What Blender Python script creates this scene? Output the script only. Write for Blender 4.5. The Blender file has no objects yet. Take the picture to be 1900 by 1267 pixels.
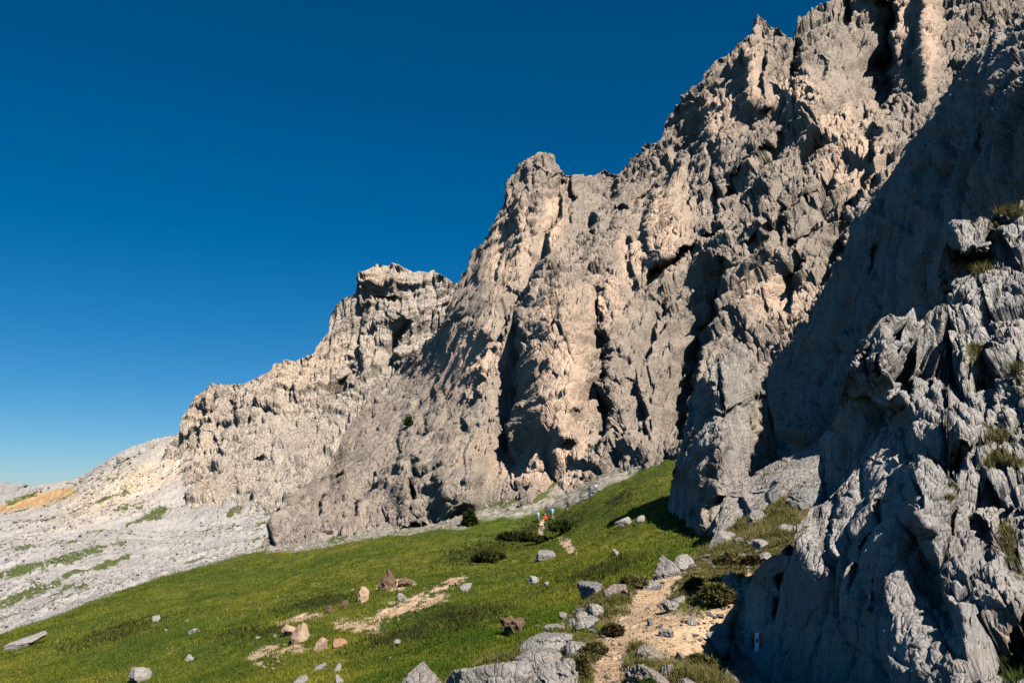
import bpy, math, random
import numpy as np
from concurrent.futures import ThreadPoolExecutor
R = math.radians
scene = bpy.context.scene
# ------------------------------------------------------------------ camera
F_PX = 1583.3            # 30 mm on a 36 mm wide sensor, photograph 1900 x 1267
PITCH = R(10.6)
cam_d = bpy.data.cameras.new('camera'); cam = bpy.data.objects.new('camera', cam_d)
scene.collection.objects.link(cam)
cam_d.lens = 30; cam_d.sensor_width = 36; cam_d.clip_start = 0.1; cam_d.clip_end = 30000
cam.location = (0, 0, 0); cam.rotation_euler = (R(90) + PITCH, 0, 0)
scene.camera = cam
# ------------------------------------------------------------------ light
SUN_DIR = np.array([0.38, -0.62, 0.68]); SUN_DIR /= np.linalg.norm(SUN_DIR)
sun_el = math.asin(SUN_DIR[2]); sun_az = math.atan2(SUN_DIR[0], SUN_DIR[1])
w = bpy.data.worlds.new('World'); scene.world = w; w.use_nodes = True
nt = w.node_tree; bg = nt.nodes['Background']
sky = nt.nodes.new('ShaderNodeTexSky'); sky.sky_type = 'NISHITA'; sky.sun_disc = False
sky.sun_elevation = sun_el; sky.sun_rotation = sun_az
sky.altitude = 2300; sky.air_density = 1.0; sky.dust_density = 2.0; sky.ozone_density = 6.0
hs = nt.nodes.new('ShaderNodeHueSaturation'); hs.inputs['Saturation'].default_value = 1.33; hs.inputs['Hue'].default_value = 0.492
nt.links.new(sky.outputs[0], hs.inputs['Color']); nt.links.new(hs.outputs[0], bg.inputs[0])
bg.inputs[1].default_value = 0.05
sun_l = bpy.data.lights.new('sun', 'SUN'); sun_l.energy = 5.0; sun_l.angle = R(0.5); sun_l.color = (1.0, 0.93, 0.84)
sun = bpy.data.objects.new('sun', sun_l); scene.collection.objects.link(sun)
from mathutils import Vector
sun.rotation_euler = Vector(SUN_DIR).to_track_quat('Z', 'Y').to_euler()
vs = scene.view_settings
vs.view_transform = 'Standard'; vs.look = 'None'; vs.exposure = 0.72; vs.gamma = 1.0; vs.use_curve_mapping = False
scene.cycles.max_bounces = 4; scene.cycles.diffuse_bounces = 0
# ------------------------------------------------------------------ small maths
CP, SP = math.cos(PITCH), math.sin(PITCH)
def W(px, py, Y):
    """point that stands Y metres ahead of the camera and appears at photograph pixel px, py"""
    cx = (np.asarray(px, float) - 950) / F_PX; cy = (633.5 - np.asarray(py, float)) / F_PX
    dy = CP - cy * SP; dz = SP + cy * CP
    return np.stack(np.broadcast_arrays(cx / dy * Y, np.asarray(Y, float) + 0 * cx, dz / dy * Y), -1)
def proj(P):
    x, y, z = P[..., 0], P[..., 1], P[..., 2]
    f = y * CP + z * SP; u = -y * SP + z * CP
    return 950 + F_PX * x / f, 633.5 - F_PX * u / f
def sstep(x, a, b):
    t = np.clip((x - a) / (b - a), 0, 1); return t * t * (3 - 2 * t)
POOL = ThreadPoolExecutor(4)
def chunked(fn, P, n=65536):
    P = np.ascontiguousarray(P, dtype=np.float64)
    parts = [P[i:i + n] for i in range(0, len(P), n)]
    res = list(POOL.map(fn, parts))
    if isinstance(res[0], tuple):
        return tuple(np.concatenate([r[k] for r in res]) for k in range(len(res[0])))
    return np.concatenate(res)
_rg = np.random.default_rng(7)
GR = _rg.normal(size=(4096, 3)).astype(np.float32); GR /= np.linalg.norm(GR, axis=1)[:, None]
RT = _rg.random((4096, 3)).astype(np.float32)
def _h(ix, iy, iz, s):
    h = (ix * 73856093) ^ (iy * 19349663) ^ (iz * 83492791) ^ (s * 2654435)
    h = (h ^ (h >> 13)) * 1274126177
    return ((h ^ (h >> 16)) & 4095).astype(np.int32)
def perlin(P, seed=0):
    def f(p):
        i = np.floor(p).astype(np.int64); r = (p - i).astype(np.float32)
        u = r * r * r * (r * (r * 6 - 15) + 10)
        out = 0
        for dx in (0, 1):
            wx = u[:, 0] if dx else 1 - u[:, 0]
            for dy in (0, 1):
                wy = wx * (u[:, 1] if dy else 1 - u[:, 1])
                for dz in (0, 1):
                    g = GR[_h(i[:, 0] + dx, i[:, 1] + dy, i[:, 2] + dz, seed)]
                    d = g[:, 0] * (r[:, 0] - dx) + g[:, 1] * (r[:, 1] - dy) + g[:, 2] * (r[:, 2] - dz)
                    out = out + wy * (u[:, 2] if dz else 1 - u[:, 2]) * d
        return out * 1.6
    return chunked(f, P)
def fbm(P, seed=0, oct=4, gain=0.5, lac=2.03):
    a = 1.0; out = 0
    for k in range(oct):
        out = out + a * perlin(P, seed + k * 17); P = P * lac + 3.7; a *= gain
    return out
def ridged(P, seed=0, oct=3, gain=0.5):
    a = 1.0; out = 0
    for k in range(oct):
        out = out + a * (1 - 2 * np.abs(perlin(P, seed + 31 * k))); P = P * 2.1 + 1.3; a *= gain
    return out
def worley(P, seed=0):
    """tilted facets: value per cell + a random plane inside it, and the crack between cells"""
    def f(p):
        i = np.floor(p).astype(np.int64); r = (p - i).astype(np.float32); n = len(p)
        f1 = np.full(n, 9, np.float32); f2 = f1.copy(); hid = np.zeros(n, np.int32); vec = np.zeros((n, 3), np.float32)
        for dx in (-1, 0, 1):
            for dy in (-1, 0, 1):
                for dz in (-1, 0, 1):
                    h = _h(i[:, 0] + dx, i[:, 1] + dy, i[:, 2] + dz, seed)
                    o = RT[h] + np.array([dx, dy, dz], np.float32) - r
                    d = o[:, 0] ** 2 + o[:, 1] ** 2 + o[:, 2] ** 2
                    m = d < f1
                    f2 = np.where(m, f1, np.minimum(f2, d)); f1 = np.where(m, d, f1)
                    hid = np.where(m, h, hid); vec[m] = o[m]
        tilt = (GR[(hid * 7 + 11) & 4095] * vec).sum(1)
        return RT[(hid * 13 + 5) & 4095, 0] - 0.5, tilt, np.sqrt(f2) - np.sqrt(f1), hid
    return chunked(f, P)
class RBF:
    def __init__(s, X, v, lam=1e-4):
        X = np.asarray(X, float); n = len(X); s.X = X
        A = np.zeros((n + 3, n + 3)); A[:n, :n] = s.k(X) + lam * np.eye(n)
        A[:n, n] = 1; A[:n, n + 1:] = X; A[n:, :n] = A[:n, n:].T
        s.c = np.linalg.solve(A, np.concatenate([v, np.zeros(3)]))
    def k(s, Q):
        d2 = ((Q[:, None, :] - s.X[None]) ** 2).sum(-1)
        return 0.5 * d2 * np.log(d2 + 1e-12)
    def __call__(s, Q):
        f = lambda q: s.k(q) @ s.c[:-3] + s.c[-3] + q @ s.c[-2:]
        return chunked(f, Q, 20000)
def segdist(PX, PY, line):
    """unsigned distance, signed side (positive = left on the photo when the line runs downwards) and parameter along a polyline"""
    L = np.asarray(line, float); best = np.full(PX.shape, 1e9); side = np.ones(PX.shape); tt = np.zeros(PX.shape)
    wv = np.interp
    ln = np.concatenate([[0], np.cumsum(np.hypot(*(L[1:, :2] - L[:-1, :2]).T))]); tot = ln[-1]
    for k in range(len(L) - 1):
        a, b = L[k, :2], L[k + 1, :2]; d = b - a; l2 = (d ** 2).sum()
        t = np.clip(((PX - a[0]) * d[0] + (PY - a[1]) * d[1]) / l2, 0, 1)
        ex = PX - a[0] - t * d[0]; ey = PY - a[1] - t * d[1]; ds = np.hypot(ex, ey)
        m = ds < best
        best = np.where(m, ds, best); tt = np.where(m, (ln[k] + t * math.sqrt(l2)) / tot, tt)
        side = np.where(m, np.sign(d[0] * ey - d[1] * ex + 1e-9), side)
    return best, side, tt
def fblob(PX, PY, cx, cy, rx, ry, ang=0, p=1.0):
    c, s = math.cos(R(ang)), math.sin(R(ang)); dx, dy = PX - cx, PY - cy
    return np.exp(-(((c * dx + s * dy) / rx) ** 2 + ((-s * dx + c * dy) / ry) ** 2) ** p)
# ------------------------------------------------------------------ objects
def tag(o, label=None, cat=None, group=None, kind=None):
    if label: o['label'] = label
    if cat: o['category'] = cat
    if group: o['group'] = group
    if kind: o['kind'] = kind
    return o
def mesh_np(name, V, Fq, mat, attrs=None, parent=None, smooth=False):
    me = bpy.data.meshes.new(name); V = np.ascontiguousarray(V, np.float32); Fq = np.asarray(Fq, np.int32)
    k = Fq.shape[1]
    me.vertices.add(len(V)); me.vertices.foreach_set('co', V.ravel())
    me.loops.add(Fq.size); me.loops.foreach_set('vertex_index', Fq.ravel())
    me.polygons.add(len(Fq)); me.polygons.foreach_set('loop_start', np.arange(0, Fq.size, k, dtype=np.int32))
    me.polygons.foreach_set('use_smooth', np.full(len(Fq), smooth))
    for an, av in (attrs or {}).items():
        a = me.attributes.new(an, 'FLOAT', 'POINT'); a.data.foreach_set('value', np.ascontiguousarray(av, np.float32).ravel())
    me.update(calc_edges=True)
    if mat: me.materials.append(mat)
    o = bpy.data.objects.new(name, me); scene.collection.objects.link(o)
    if parent: o.parent = parent
    return o
def grid_faces(nr, nc):
    i = np.arange(nr * nc).reshape(nr, nc)
    return np.stack([i[:-1, :-1], i[:-1, 1:], i[1:, 1:], i[1:, :-1]], -1).reshape(-1, 4)
def sub_mesh(V, Fq, attrs, mask):
    Fs = Fq[mask]; u, inv = np.unique(Fs, return_inverse=True)
    return V[u], inv.reshape(Fs.shape), {k: a[u] for k, a in attrs.items()}
def grid_normals(P):
    du = np.gradient(P, axis=1); dv = np.gradient(P, axis=0)
    n = np.cross(du, dv); n /= np.linalg.norm(n, axis=-1, keepdims=True) + 1e-12
    return n
# ------------------------------------------------------------------ materials
class NT:
    def __init__(s, name):
        s.m = bpy.data.materials.new(name); s.m.use_nodes = True; s.t = s.m.node_tree
        s.b = s.t.nodes['Principled BSDF']; s.b.inputs['Roughness'].default_value = 0.9
        s.b.inputs['Specular IOR Level'].default_value = 0.15
        s.co = s.t.nodes.new('ShaderNodeTexCoord').outputs['Object']
    def lk(s, a, b): s.t.links.new(a, b)
    def attr(s, n):
        a = s.t.nodes.new('ShaderNodeAttribute'); a.attribute_name = n; return a.outputs['Fac']
    def mapv(s, sc, rot=(0, 0, 0)):
        m = s.t.nodes.new('ShaderNodeMapping'); m.inputs['Scale'].default_value = sc; m.inputs['Rotation'].default_value = rot
        s.lk(s.co, m.inputs['Vector']); return m.outputs[0]
    def noise(s, scale, detail=4, rough=0.55, vec=None, dist=0):
        n = s.t.nodes.new('ShaderNodeTexNoise'); n.inputs['Scale'].default_value = scale; n.inputs['Detail'].default_value = detail
        n.inputs['Roughness'].default_value = rough; n.inputs['Distortion'].default_value = dist
        s.lk(vec or s.co, n.inputs['Vector']); return n.outputs['Fac']
    def ramp(s, f, a, b, lo=0.0, hi=1.0):
        r = s.t.nodes.new('ShaderNodeMapRange'); r.inputs['From Min'].default_value = a; r.inputs['From Max'].default_value = b
        r.inputs['To Min'].default_value = lo; r.inputs['To Max'].default_value = hi
        s.lk(f, r.inputs['Value']); return r.outputs[0]
    def mul(s, a, b, op='MULTIPLY'):
        n = s.t.nodes.new('ShaderNodeMath'); n.operation = op
        for k, v in enumerate((a, b)):
            if isinstance(v, (int, float)): n.inputs[k].default_value = v
            else: s.lk(v, n.inputs[k])
        return n.outputs[0]
    def mix(s, f, a, b, blend='MIX'):
        n = s.t.nodes.new('ShaderNodeMix'); n.data_type = 'RGBA'; n.blend_type = blend
        for sock, v in ((n.inputs['Factor'], f), (n.inputs['A'], a), (n.inputs['B'], b)):
            if isinstance(v, (int, float)): sock.default_value = v
            elif isinstance(v, tuple): sock.default_value = (*v, 1)
            else: s.lk(v, sock)
        return n.outputs['Result']
    def voro(s, scale, vec=None, feat='DISTANCE_TO_EDGE'):
        n = s.t.nodes.new('ShaderNodeTexVoronoi'); n.feature = feat; n.inputs['Scale'].default_value = scale
        s.lk(vec or s.co, n.inputs['Vector']); return n.outputs['Distance']
    def bump(s, h, dist, strength=1.0):
        n = s.t.nodes.new('ShaderNodeBump'); n.inputs['Distance'].default_value = dist; n.inputs['Strength'].default_value = strength
        s.lk(h, n.inputs['Height']); s.lk(n.outputs[0], s.b.inputs['Normal'])
    def out(s, col): s.lk(col, s.b.inputs['Base Color']); return s.m
def rock_mat(name, L, grey, pale, warm, dark, veg=(0.07, 0.085, 0.025), bump=0.6, zs=0.45):
    """L = size in metres of the smallest blocks modelled in the mesh"""
    m = NT(name)
    v = m.mapv((1, 1, zs))
    c = m.mix(m.ramp(m.noise(0.12 / L, 5, 0.6), 0.35, 0.65), grey, pale)
    st = m.noise(0.9 / L, 5, 0.65, m.mapv((1, 1, 0.12)))
    c = m.mix(m.mul(m.ramp(st, 0.52, 0.72), 0.55), c, dark)
    c = m.mix(m.mul(m.ramp(m.noise(2.6 / L, 4, 0.6), 0.5, 0.75), 0.45), c, dark)
    c = m.mix(m.mul(m.ramp(m.noise(0.35 / L, 4, 0.6), 0.55, 0.75), 0.2), c, warm)
    c = m.mix(m.mul(m.attr('warm'), m.ramp(m.noise(0.5 / L, 4, 0.6), 0.2, 0.6, 0.45, 1.0)), c, warm)
    c = m.mix(m.ramp(m.mul(m.attr('veg'), m.ramp(m.noise(0.8 / L, 4, 0.7), 0.3, 0.7), 'MULTIPLY'), 0.25, 0.5), c,
              m.mix(m.ramp(m.noise(1.5 / L, 3), 0.4, 0.6), veg, (0.12, 0.10, 0.04)))
    n1 = m.noise(1.3 / L, 8, 0.74, v); n2 = m.voro(1.7 / L, v)
    h = m.mul(n1, m.mul(m.ramp(n2, 0.0, 0.12), 0.25), 'ADD')
    m.bump(h, bump * L)
    return m.out(c)
GREY, PALE, WARM, DARK = (0.285, 0.238, 0.197), (0.415, 0.347, 0.282), (0.72, 0.515, 0.37), (0.095, 0.083, 0.074)
M_far = rock_mat('far_ridge_rock', 2.2, (0.42, 0.357, 0.30), (0.56, 0.478, 0.395), (0.60, 0.43, 0.28), (0.17, 0.15, 0.135))
M_main = rock_mat('mountain_rock', 1.0, GREY, PALE, WARM, DARK)
M_near = rock_mat('buttress_rock', 0.16, (0.38, 0.352, 0.325), (0.52, 0.487, 0.45), (0.42, 0.30, 0.19), (0.13, 0.12, 0.115))
M_mid = rock_mat('outcrop_rock', 0.5, (0.30, 0.27, 0.238), (0.43, 0.392, 0.35), (0.38, 0.265, 0.165), (0.10, 0.092, 0.088))
M_block = rock_mat('boulder_rock', 0.12, (0.29, 0.265, 0.24), (0.41, 0.38, 0.345), (0.36, 0.25, 0.16), (0.13, 0.12, 0.115))
M_tan = rock_mat('tan_stone', 0.12, (0.42, 0.29, 0.19), (0.52, 0.38, 0.27), (0.46, 0.24, 0.13), (0.2, 0.13, 0.09))
M_clod = rock_mat('brown_earth_rock', 0.12, (0.15, 0.10, 0.065), (0.24, 0.155, 0.10), (0.26, 0.13, 0.07), (0.04, 0.03, 0.022))
M_greydark = rock_mat('weathered_grey_stone', 0.12, (0.22, 0.21, 0.20), (0.30, 0.285, 0.27), (0.28, 0.22, 0.16), (0.09, 0.085, 0.085))
# ------------------------------------------------------------------ rock sheets
def rocknoise(P, L, seed, amp=(0.28, 0.24, 0.22), zs=0.5, nlev=3, dip=0.45, crack=0.16, flute=0.10, bed=0.0, joint=0.0):
    """blocky limestone relief in metres: tilted facets on three scales, cracks along dipping beds, vertical flutes"""
    q = P.copy(); q[:, 2] += dip * P[:, 0] * -1.0        # beds dip to the left: shear along x
    wv = np.stack([perlin(q / (L * 1.3), seed + 1), perlin(q / (L * 1.3) + 9.1, seed + 2), perlin(q / (L * 1.3) + 4.3, seed + 3)], -1)
    q = q + wv * L * 0.30
    out = 0; s = L; hid0 = None
    for k in range(nlev):
        qq = q / s; qq[:, 2] *= zs
        a, t, e, hid = worley(qq, seed + 40 + k)
        out = out + s * (amp[k] * (a * 1.0 + t * 1.1) - crack * amp[k] * 3 * np.exp(-(e / 0.10) ** 1.5))
        if hid0 is None: hid0 = hid
        s /= 3.1
    fl = P.copy() / (L * 0.33); fl[:, 2] *= 0.14
    out = out + flute * L * 0.6 * (ridged(fl, seed + 90, 3) - 0.3)
    if joint:                                           # long thin upright joints, and shorter slanting ones
        for k, (sx, sz, am) in enumerate(((0.42, 0.10, 1.0), (0.16, 0.16, 0.45))):
            jq = P / (L * sx); jq[:, 2] = jq[:, 2] * sz + 0.25 * jq[:, 0]
            on = sstep(perlin(P / (L * 1.6) + 5.5 * k, seed + 110 + k), -0.25, 0.2)
            out = out - joint * L * am * on * sstep(1 - 2 * np.abs(perlin(jq, seed + 100 + k)), 0.80, 0.97)
    if bed:
        for T, am in ((L * 0.55, 1.0), (L * 0.21, 0.5)):
            ph = q[:, 2] / T + 0.9 * perlin(P / (L * 2.2), seed + 70) + 0.25 * perlin(P / (L * 0.5), seed + 71)
            fr = ph - np.floor(ph); idc = np.floor(ph).astype(np.int64) & 4095
            out = out + bed * T * am * (RT[idc, 1] + 0.3) * (sstep(fr, 0.0, 0.16) - fr)
    return out, hid0
SHEETS = {}
def sheet(name, mat, px0, px1, dpx, nr, top, bot, depth, steps=(), blobs=(), L=10, seed=1, nz={}, noise_gain=None,
          rimz=0.0, back=(0.9, -0.7, 24, 2.0), paint=None, kind='structure', jit=0.0, lat=0.0, shf=1.0, hf=1.0, facmin=0.3):
    px = np.arange(px0, px1, dpx); nc = len(px)
    tp = np.interp(px, *zip(*top)); bt = np.interp(px, *zip(*bot)); bt = np.maximum(bt, tp + 4)
    if jit:                                             # broken, blocky skyline
        a, t, e, _ = worley(np.stack([px / jit[0], 0 * px, 0 * px + seed], -1), seed)
        a2, *_ = worley(np.stack([px / (jit[0] * 0.35), 0 * px, 0 * px + seed], -1), seed + 5)
        tp = tp + np.convolve(np.pad(jit[1] * (a * 2 + a2), 2, mode='edge'), np.ones(5) / 5, 'valid')
    t = np.linspace(0, 1, nr)[:, None]
    PX = np.broadcast_to(px, (nr, nc)).copy(); PY = bt + (tp - bt) * t
    dp = np.asarray(depth, float)
    r = RBF(dp[:, :2] / 400, np.log(dp[:, 2]), 1e-4)
    D0 = np.exp(r(np.stack([PX, PY], -1).reshape(-1, 2) / 400)).reshape(nr, nc)
    D = D0.copy()
    # jagged version of pixel coordinates for strokes
    n1 = perlin(np.stack([PX.ravel() / 38, PY.ravel() / 38, 0 * PX.ravel() + seed], -1), 5).reshape(nr, nc) * 11
    n2 = perlin(np.stack([PX.ravel() / 11, PY.ravel() / 16, 0 * PX.ravel() + seed], -1), 6).reshape(nr, nc) * 1.3
    QX = PX + n1 + n2; QY = PY + n1 - n2
    for st in steps:
        kd, line, h, wd = st[:4]; sh = (st[4] if len(st) > 4 else 6) * shf
        d, sd, tt = segdist(QX, QY, line); tape = np.clip(np.sin(np.pi * tt), 0, 1) ** 0.6
        h = h * hf
        if kd == 'L':      # ground falls back on the left of the line, then recovers
            s = d * sd; D += h * tape * np.where(s > 0, np.exp(-s / wd) * sstep(s, 0, sh), 0)
        elif kd == 'R':    # falls back on the right
            s = -d * sd; D += h * tape * np.where(s > 0, np.exp(-s / wd) * sstep(s, 0, sh), 0)
        elif kd == 'G':
            D += h * tape * np.exp(-(d / wd) ** 2)
    for b in blobs:
        D += b[5] * fblob(PX + n1, PY + n1, *b[:5], p=b[6] if len(b) > 6 else 1.0)
    P = W(PX, PY, D)
    # back of the mass: the rim turns over and goes down behind
    bx, bz, nb, stp = back
    if nb:
        k = np.arange(1, nb + 1)[:, None, None] ** 1.5 * stp * L / 10
        rim = P[-1][None]
        rh = rim[..., :2] / np.linalg.norm(rim[..., :2], axis=-1, keepdims=True)
        off = np.concatenate([(rh[..., :1] + lat) * k * bx, rh[..., 1:] * k * bx, (bz * k * np.clip(k / (k + L), 0, 1)) + 0 * rh[..., :1]], -1)
        P = np.concatenate([P, rim + off], 0)
    Ps = W(PX, PY, D0 + 0.25 * (D - D0))
    if nb: Ps = np.concatenate([Ps, P[nr:]], 0)
    n = grid_normals(Ps); flip = (n * Ps).sum(-1, keepdims=True) > 0
    n[:nr] = np.where(flip[:nr], -n[:nr], n[:nr])
    if nb: n[nr:] = n[nr - 1]
    for _ in range(30):                                  # broad normals for the displacement
        n[1:-1] = (n[:-2] + n[1:-1] + n[2:]) / 3; n[:, 1:-1] = (n[:, :-2] + n[:, 1:-1] + n[:, 2:]) / 3
    n /= np.linalg.norm(n, axis=-1, keepdims=True) + 1e-9
    q = Ps.reshape(-1, 3); h, hid = rocknoise(q, L, seed, **nz); h = h.reshape(P.shape[:2])
    if noise_gain is not None:
        g = noise_gain(PX, PY)
        if nb: g = np.concatenate([g, np.repeat(g[-1:], nb, 0)], 0)
        h = h * g
    vw = P / np.linalg.norm(P, axis=-1, keepdims=True); fac = np.abs((n * vw).sum(-1))
    h = h * (facmin + (1 - facmin) * sstep(fac, 0.05, 0.55))             # calmer where the face runs away from the path
    P = P + n * h[..., None]
    if rimz: P[..., 2] += rimz * h
    at = {'warm': np.zeros(P.shape[:2]), 'veg': np.zeros(P.shape[:2])}
    if paint:
        nn = grid_normals(P); nn *= np.sign(nn[..., 2:3] + 1e-9)
        PXe = np.concatenate([PX, np.repeat(PX[-1:], nb, 0)], 0) if nb else PX
        PYe = np.concatenate([PY, np.repeat(PY[-1:], nb, 0)], 0) if nb else PY
        paint(at, PXe, PYe, nn)
    o = mesh_np(name, P.reshape(-1, 3), grid_faces(*P.shape[:2]), mat, at, smooth=True)
    tag(o, kind=kind if kind == 'structure' else None)
    SHEETS.setdefault(name, (P, nr))
    return o

# ---- ground heights: control points (photo px, photo py, metres ahead)
G = [
 # meadow
 (1005,975,146),(1097,918,142),(1170,880,146),(1262,832,150),(860,968,152),(780,985,156),(700,988,160),(600,1008,162),(500,1022,160),(300,1080,140),(100,1150,120),(0,1187,110),(-150,1240,100),
 (0,1267,82),(200,1267,72),(400,1267,60),(600,1267,47),(700,1267,41),(800,1200,53),(600,1150,76),(400,1150,92),(200,1180,98),(700,1070,100),(900,1100,72),(1010,1035,100),(1098,1104,54),(1000,1180,40),
 (1305,992,75),(1250,940,92),(1200,1000,76),(1150,960,105),(1100,1030,78),(1180,1050,60),(880,1020,120),(500,1080,125),(-150,1330,75),(-600,1400,90),
 # near shoulder with the path
 (1130,1285,7.6),(1170,1180,11.5),(1200,1122,15.5),(1230,1085,20),(1262,1052,27),(1240,1060,25),
 (1335,1000,44),(1400,1000,33),(1480,935,46),(1420,950,55),(1540,940,42),(1380,1060,21),(1330,1110,16),(1300,1180,11.7),(1330,1267,8.2),(1400,1150,12.5),(1372,1267,11.5),(1420,1267,12.0),(1520,1300,10.5),(1700,1320,8.5),(1900,1350,7.5),(1500,1050,19),
 (1090,1120,19.5),(1060,1150,16.5),(1000,1185,14.2),(900,1235,11.6),(830,1262,10.6),(780,1272,10.2),(700,1330,9),(600,1420,8),(300,1500,7),
 (1040,1240,9.6),(960,1300,7.6),(1130,1400,5.2),(1130,1700,2.8),(600,1900,2.8),(1345,1700,2.9),(1700,1700,4.6),(1900,1900,4.6),
 # hidden drop behind the shoulder
 (780,1330,14),(900,1300,16.5),(1000,1260,20),(1090,1180,27),(700,1350,16),(1180,1115,33),(1240,1075,38),(1330,1015,58),
 # under the wall, the pinnacle and the ledge
 (1262,820,160),(1100,888,156),(1000,925,160),(860,960,166),(700,985,176),(1350,960,95),(1450,900,75),(1600,850,90),(1800,850,70),
 # scree beyond the meadow
 (-300,1250,190),(0,1160,185),(100,1125,190),(200,1085,200),(300,1060,205),(400,1040,215),(480,1018,225),(560,1000,225),
 (0,1060,250),(0,1000,330),(0,958,410),(200,1010,280),(200,950,345),(100,960,390),(300,985,310),(350,975,315),(390,962,315),(440,952,322),(520,938,318),(600,930,300),(420,1000,262),(520,985,262),
 (135,915,440),(70,935,445),(0,955,440),(330,900,365),(390,870,372),(400,830,392),(300,860,410),(215,880,430),(-200,1010,400),
 (0,930,478),(73,909,474),(135,900,470),(170,882,466),(219,850,460),(258,835,455),(312,822,450),(-200,975,470),(-600,1040,430),
 # far side
 (0,960,700),(200,950,700),(400,940,900),(-300,1000,700),(0,960,3000),(400,960,3000),(1000,960,900),(1000,940,3000),(1600,960,800),(1900,940,3000),(-600,960,3000),
]
G = np.array(G, float)
gw = W(G[:, 0], G[:, 1], G[:, 2])
def gkey(u, lnY): return np.stack([u * 2.6, lnY * 0.9], -1)
g_rbf = RBF(gkey(gw[:, 0] / gw[:, 1], np.log(gw[:, 1])), gw[:, 2] / gw[:, 1], 2e-5)
ucols = np.concatenate([np.linspace(-1.15, -0.63, 60)[:-1], np.linspace(-0.63, 0.40, 1150)[:-1], np.linspace(0.40, 0.95, 160)])
lrows = np.concatenate([np.linspace(math.log(2.2), math.log(6.5), 60)[:-1], np.linspace(math.log(6.5), math.log(60), 620)[:-1],
                        np.linspace(math.log(60), math.log(500), 560)[:-1], np.linspace(math.log(500), math.log(12000), 40)])
cu = np.linspace(-1.2, 1.0, 170); cl = np.linspace(lrows[0] - .01, lrows[-1] + .01, 200)
CU, CL = np.meshgrid(cu, cl)
E0 = g_rbf(gkey(CU.ravel(), CL.ravel())).reshape(CU.shape)
def bilin(u, l):
    fu = (u - cu[0]) / (cu[1] - cu[0]); fl = (l - cl[0]) / (cl[1] - cl[0])
    iu = np.clip(fu.astype(int), 0, len(cu) - 2); il = np.clip(fl.astype(int), 0, len(cl) - 2); fu = fu - iu; fl = fl - il
    return (E0[il, iu] * (1 - fu) + E0[il, iu + 1] * fu) * (1 - fl) + (E0[il + 1, iu] * (1 - fu) + E0[il + 1, iu + 1] * fu) * fl
UU, LL = np.meshgrid(ucols, lrows); YY = np.exp(LL)
gE = bilin(UU, np.minimum(LL, math.log(500)))
gE = gE + (-0.016 - gE) * sstep(LL, math.log(490), math.log(700))
gz = gE * YY
gP = np.stack([UU * YY, YY, gz], -1); GS = gP.shape[:2]
gpx, gpy = proj(gP)                                     # where each ground point sits before roughening
def line_mask(line, soft=0.35, wob=0.0, key=0):
    L = np.asarray(line, float); d, sd, tt = segdist(gpx, gpy, L)
    ln = np.concatenate([[0], np.cumsum(np.hypot(*(L[1:, :2] - L[:-1, :2]).T))]) / np.hypot(*(L[1:, :2] - L[:-1, :2]).T).sum()
    wd = np.interp(tt, ln, L[:, 2]) / 2
    return 1 - sstep(d / wd + wob, 1 - soft, 1 + soft)
q = gP.reshape(-1, 3); q2 = q.copy(); q2[:, 2] = 0
n_near = fbm(q2 / 1.1, 11, 4, 0.55).reshape(GS); n_mid = fbm(q2 / 7.0, 21, 5, 0.55).reshape(GS); n_far = fbm(q2 / 30.0, 31, 5, 0.55).reshape(GS)
near = 1 - sstep(YY, 33, 36) * 1.0
far_fold = np.interp(gpx, [-600, 0, 100, 300, 500, 620], [118, 124, 134, 156, 172, 176])
grassline = np.interp(gpx, [480, 500, 580, 650, 700, 780, 870, 960, 1000, 1060, 1110, 1180, 1260, 1290], [1010, 1021, 1019, 1006, 996, 985, 972, 964, 951, 931, 905, 875, 840, 825])
wallband = (YY > 100) & (gpx > 470)
wob = n_near * 0.25 + n_mid * 0.25
grass = np.where(near > 0.5, 0, 1.0) * (1 - sstep(YY + n_far * 6, far_fold - 4, far_fold + 4))
grass = np.where(wallband, grass * sstep(gpy - grassline + n_mid * 6, -3, 3), grass)
# the right bank beyond the shoulder stays dry and stony
bank = sstep(gpx - np.interp(gpy, [820, 985, 1040, 1120], [1400, 1345, 1290, 1250]), -12, 25) * (YY > 30) * (YY < 95)
path = line_mask([(1118,1420,90),(1125,1290,62),(1127,1250,56),(1140,1200,52),(1195,1155,82),(1204,1130,66),(1200,1105,54),(1228,1088,56),(1248,1070,42),(1256,1052,26)], 0.3, wob)
path = np.maximum(path, line_mask([(1180,1170,60),(1262,1180,82),(1312,1166,56),(1335,1138,36),(1356,1112,26),(1395,1065,18)], 0.4, wob))
path = path * (YY < 31)
earth = line_mask([(858,1072,16),(790,1112,34),(720,1140,34),(690,1162,26),(630,1163,18)], 0.5, wob * 1.6)
earth = np.maximum(earth, line_mask([(470,1235,22),(515,1212,34),(575,1205,14)], 0.6, wob * 1.8))
earth = np.maximum(earth, line_mask([(520,1160,12),(560,1150,22),(600,1140,10)], 0.6, wob * 1.8))
earth = np.maximum(earth, line_mask([(1003,998,9),(1004,975,10),(1012,962,8)], 0.4, wob))
earth = np.maximum(earth, line_mask([(1042,1003,14),(1054,1012,18),(1070,1024,7)], 0.4, wob))
earth = np.maximum(earth, line_mask([(705,1085,10),(740,1080,36),(772,1082,12)], 0.5, wob * 1.5)) * (YY > 36) * (YY < 160)
heath = np.zeros(GS)
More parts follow.
